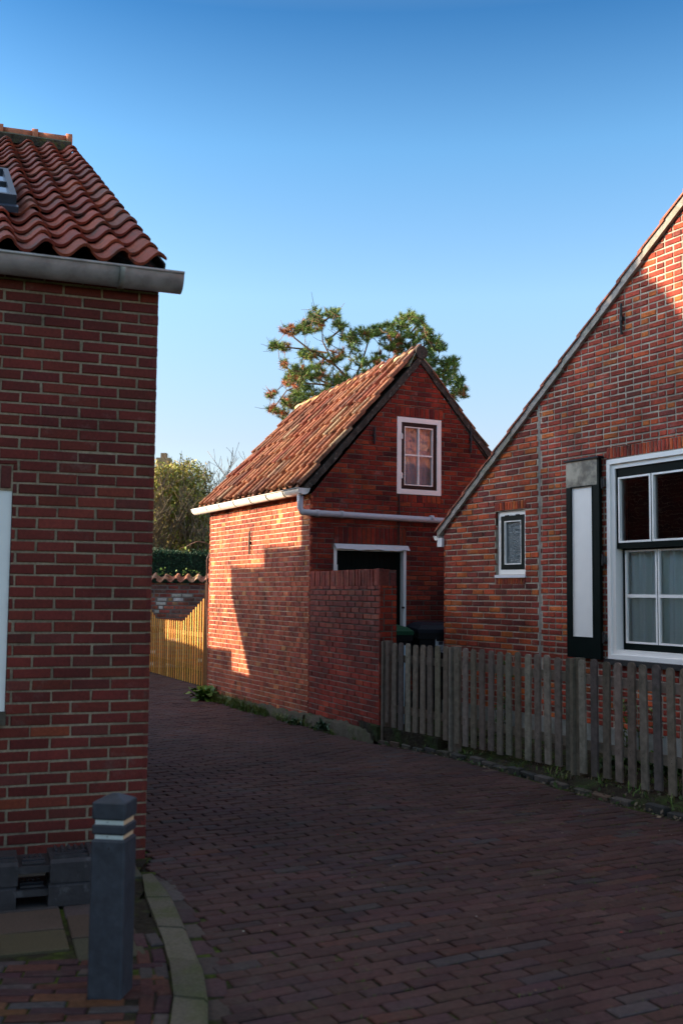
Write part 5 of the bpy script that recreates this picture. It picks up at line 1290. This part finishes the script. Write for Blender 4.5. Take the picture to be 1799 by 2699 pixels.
for i, (t_, d_, s_, lab) in enumerate(((1.9, .62, .30, 'small garden plant behind the pickets nearest the shed'), (2.2, .75, .26, 'low green garden plant beneath the shutter behind the fence'), (2.75, .6, .3, 'bushy garden plant under the sash window behind the fence'))):
    a = seg_pt(t_); broadleaf('garden_plant', (a[0] + d_ * .878, a[1] + d_ * .478, .10), 40, s_, .03, lab, 'plant', 20 + i, [(1, (.05, .10, .02)), (1, (.03, .06, .02))])
# tall thin stems against the house wall
for i, (u_, h_, lab) in enumerate(((1.25, .85, 'thin climbing stems on the house wall below the small window'), (3.25, .55, 'thin green stems below the sash window'))):
    cm = MB()
    for k in range(9):
        pts = [fH.P(u_ + rz.gauss(0, .10), .08, .12)]
        for j in range(6): pts.append(pts[-1] + Vector((rz.gauss(0, .02), rz.gauss(0, .02), h_ / 6 * rz.uniform(.7, 1.1))))
        cm.tube(pts, [.004] * 7, 3, (.09, .07, .04), cap=False)
        for p in pts[1:]:
            for j in range(4): leafquad(cm, p, rz.uniform(.015, .035), pick(rz, gp_), rz)
    tag(cm.build('climbing_plant', m_leaf), lab, 'plant')
# rose twig sticking out past the shed's far edge
tg = MB(); pts = [px_pt(560, 1440, 17.4), px_pt(540, 1430, 17.4), px_pt(520, 1427, 17.4), px_pt(503, 1434, 17.4), px_pt(488, 1442, 17.4), px_pt(476, 1444, 17.4)]
roots = [fS.P(3.95, -.07, -.1), fS.P(4.0, 1.3, -.05), fS.P(3.95, 2.1, -.02)]
tg.tube(roots + pts, [.014, .012, .009, .008, .007, .006, .006, .005, .004], 5, (.28, .16, .12))
for (a, b) in ((502, 1438), (498, 1446), (486, 1443), (482, 1450), (477, 1444), (501, 1450), (480, 1455), (492, 1440)):
    for k in range(2): leafquad(tg, px_pt(a, b, 17.4), .045, pick(rz, [(1, (.30, .34, .08)), (1, (.22, .30, .06))]), rz, -.6, 1.4)
tag(tg.build('rose_twig', m_leaf), 'arching leafy twig sticking out from behind the far edge of the shed', 'twig')

# ================================================================== UNSEEN SHADE CASTERS, added on the left: outlines shaped to the shadow edges
XC = -10.0
def toC(P):
    P = Vector(P); k = (XC - P.x) / S.x; q = P + S * k; return (q.y, q.z)
sh = lambda u, z: fS.P(u, z, 0)
gbH = lambda u, z: fH.P(u, z, 0)
prof = []
prof.append((-6, toC(gbH(3.813, 3.95))[1]))
prof.append((toC(gbH(4.2, 3.95))[0], toC(gbH(4.2, 3.95))[1]))
prof.append(toC(gbH(3.813, 4.076))); prof.append(toC(gbH(3.595, 4.387))); prof.append(toC(gbH(3.336, 4.607))); prof.append(toC(gbH(3.343, 5.3)))
y_ch = toC(gbH(2.9, 5.3)); prof.append(y_ch)
ridge_z = toC(Vector((-2.96, 10.7, 6.22)))[1]
prof.append((y_ch[0], ridge_z)); prof.append((13.9, ridge_z))
z31 = toC(sh(.0, 3.02))[1]
prof.append((13.95, z31)); prof.append((toC(sh(.312, 3.02))[0], z31))
for u, z in ((.297, 2.168), (1.541, 2.196), (1.530, 1.915), (2.826, 1.937), (2.807, 1.561), (2.003, .356)): prof.append(toC(sh(u, z)))
prof.append((toC(sh(2.0, .3))[0], -.3)); prof.append((-6, -.3))
print('caster profile', [(round(a, 2), round(b, 2)) for a, b in prof])
CH1 = thing('stepped_shade_caster', (XC, 6, 0), 'tall stepped brick-coloured shade caster added across the lane, outside the picture', 'house')
def casterpoly(name, pts, x0, x1, parent):
    mb = MB(); n = len(pts); vs_ = [(x0, y, z) for y, z in pts] + [(x1, y, z) for y, z in pts]
    fs = [tuple(range(n)), tuple(range(2 * n - 1, n - 1, -1))] + [(i, n + i, n + (i + 1) % n, (i + 1) % n) for i in range(n)]
    mb.add(vs_, fs, (.2, .06, .045)); return mb.build(name, m_brick, parent)
casterpoly('caster_panel', prof, XC, XC - .08, CH1)  # thin panel added to throw the stepped shadow edge
bb = MB(); bb.abox(XC - 6, XC - .2, -6, 13.2, -.3, 5.0, (.2, .06, .045)); bb.build('wall', m_brick, CH1)  # unseen block added behind the panel
# second added caster, low, shapes the shade at the shed foot and slatted gate
prof2 = [(toC(sh(1.9, .3))[0], -.3), (toC(sh(1.9, .36))[0], toC(sh(2.0, .356))[1]), toC(sh(2.003, .356)), toC(sh(2.717, .389)), toC(sh(2.732, .684)), toC(sh(3.788, .677))]
gt_hi = toC(Vector((-2.5, 18.9, .55))); prof2 += [(toC(sh(4.2, .677))[0], prof2[-1][1]), (18.2, gt_hi[1]), (gt_hi[0] + .1, gt_hi[1])]
gz_l = toC(GA_.lerp(GB_, .38) + Vector((0, 0, .62))); prof2 += [(gz_l[0], gz_l[1] + .0), (gz_l[0] + .05, gz_l[1] + 1.2), (26, gz_l[1] + 1.2), (26, -.3)]
LWt = thing('low_shade_caster', (XC, 18, 0), 'low brick-coloured shade caster added across the lane, outside the picture', 'wall')
casterpoly('brickwork', prof2, XC, XC - .08, LWt)  # thin unseen panel, added only for its shadow
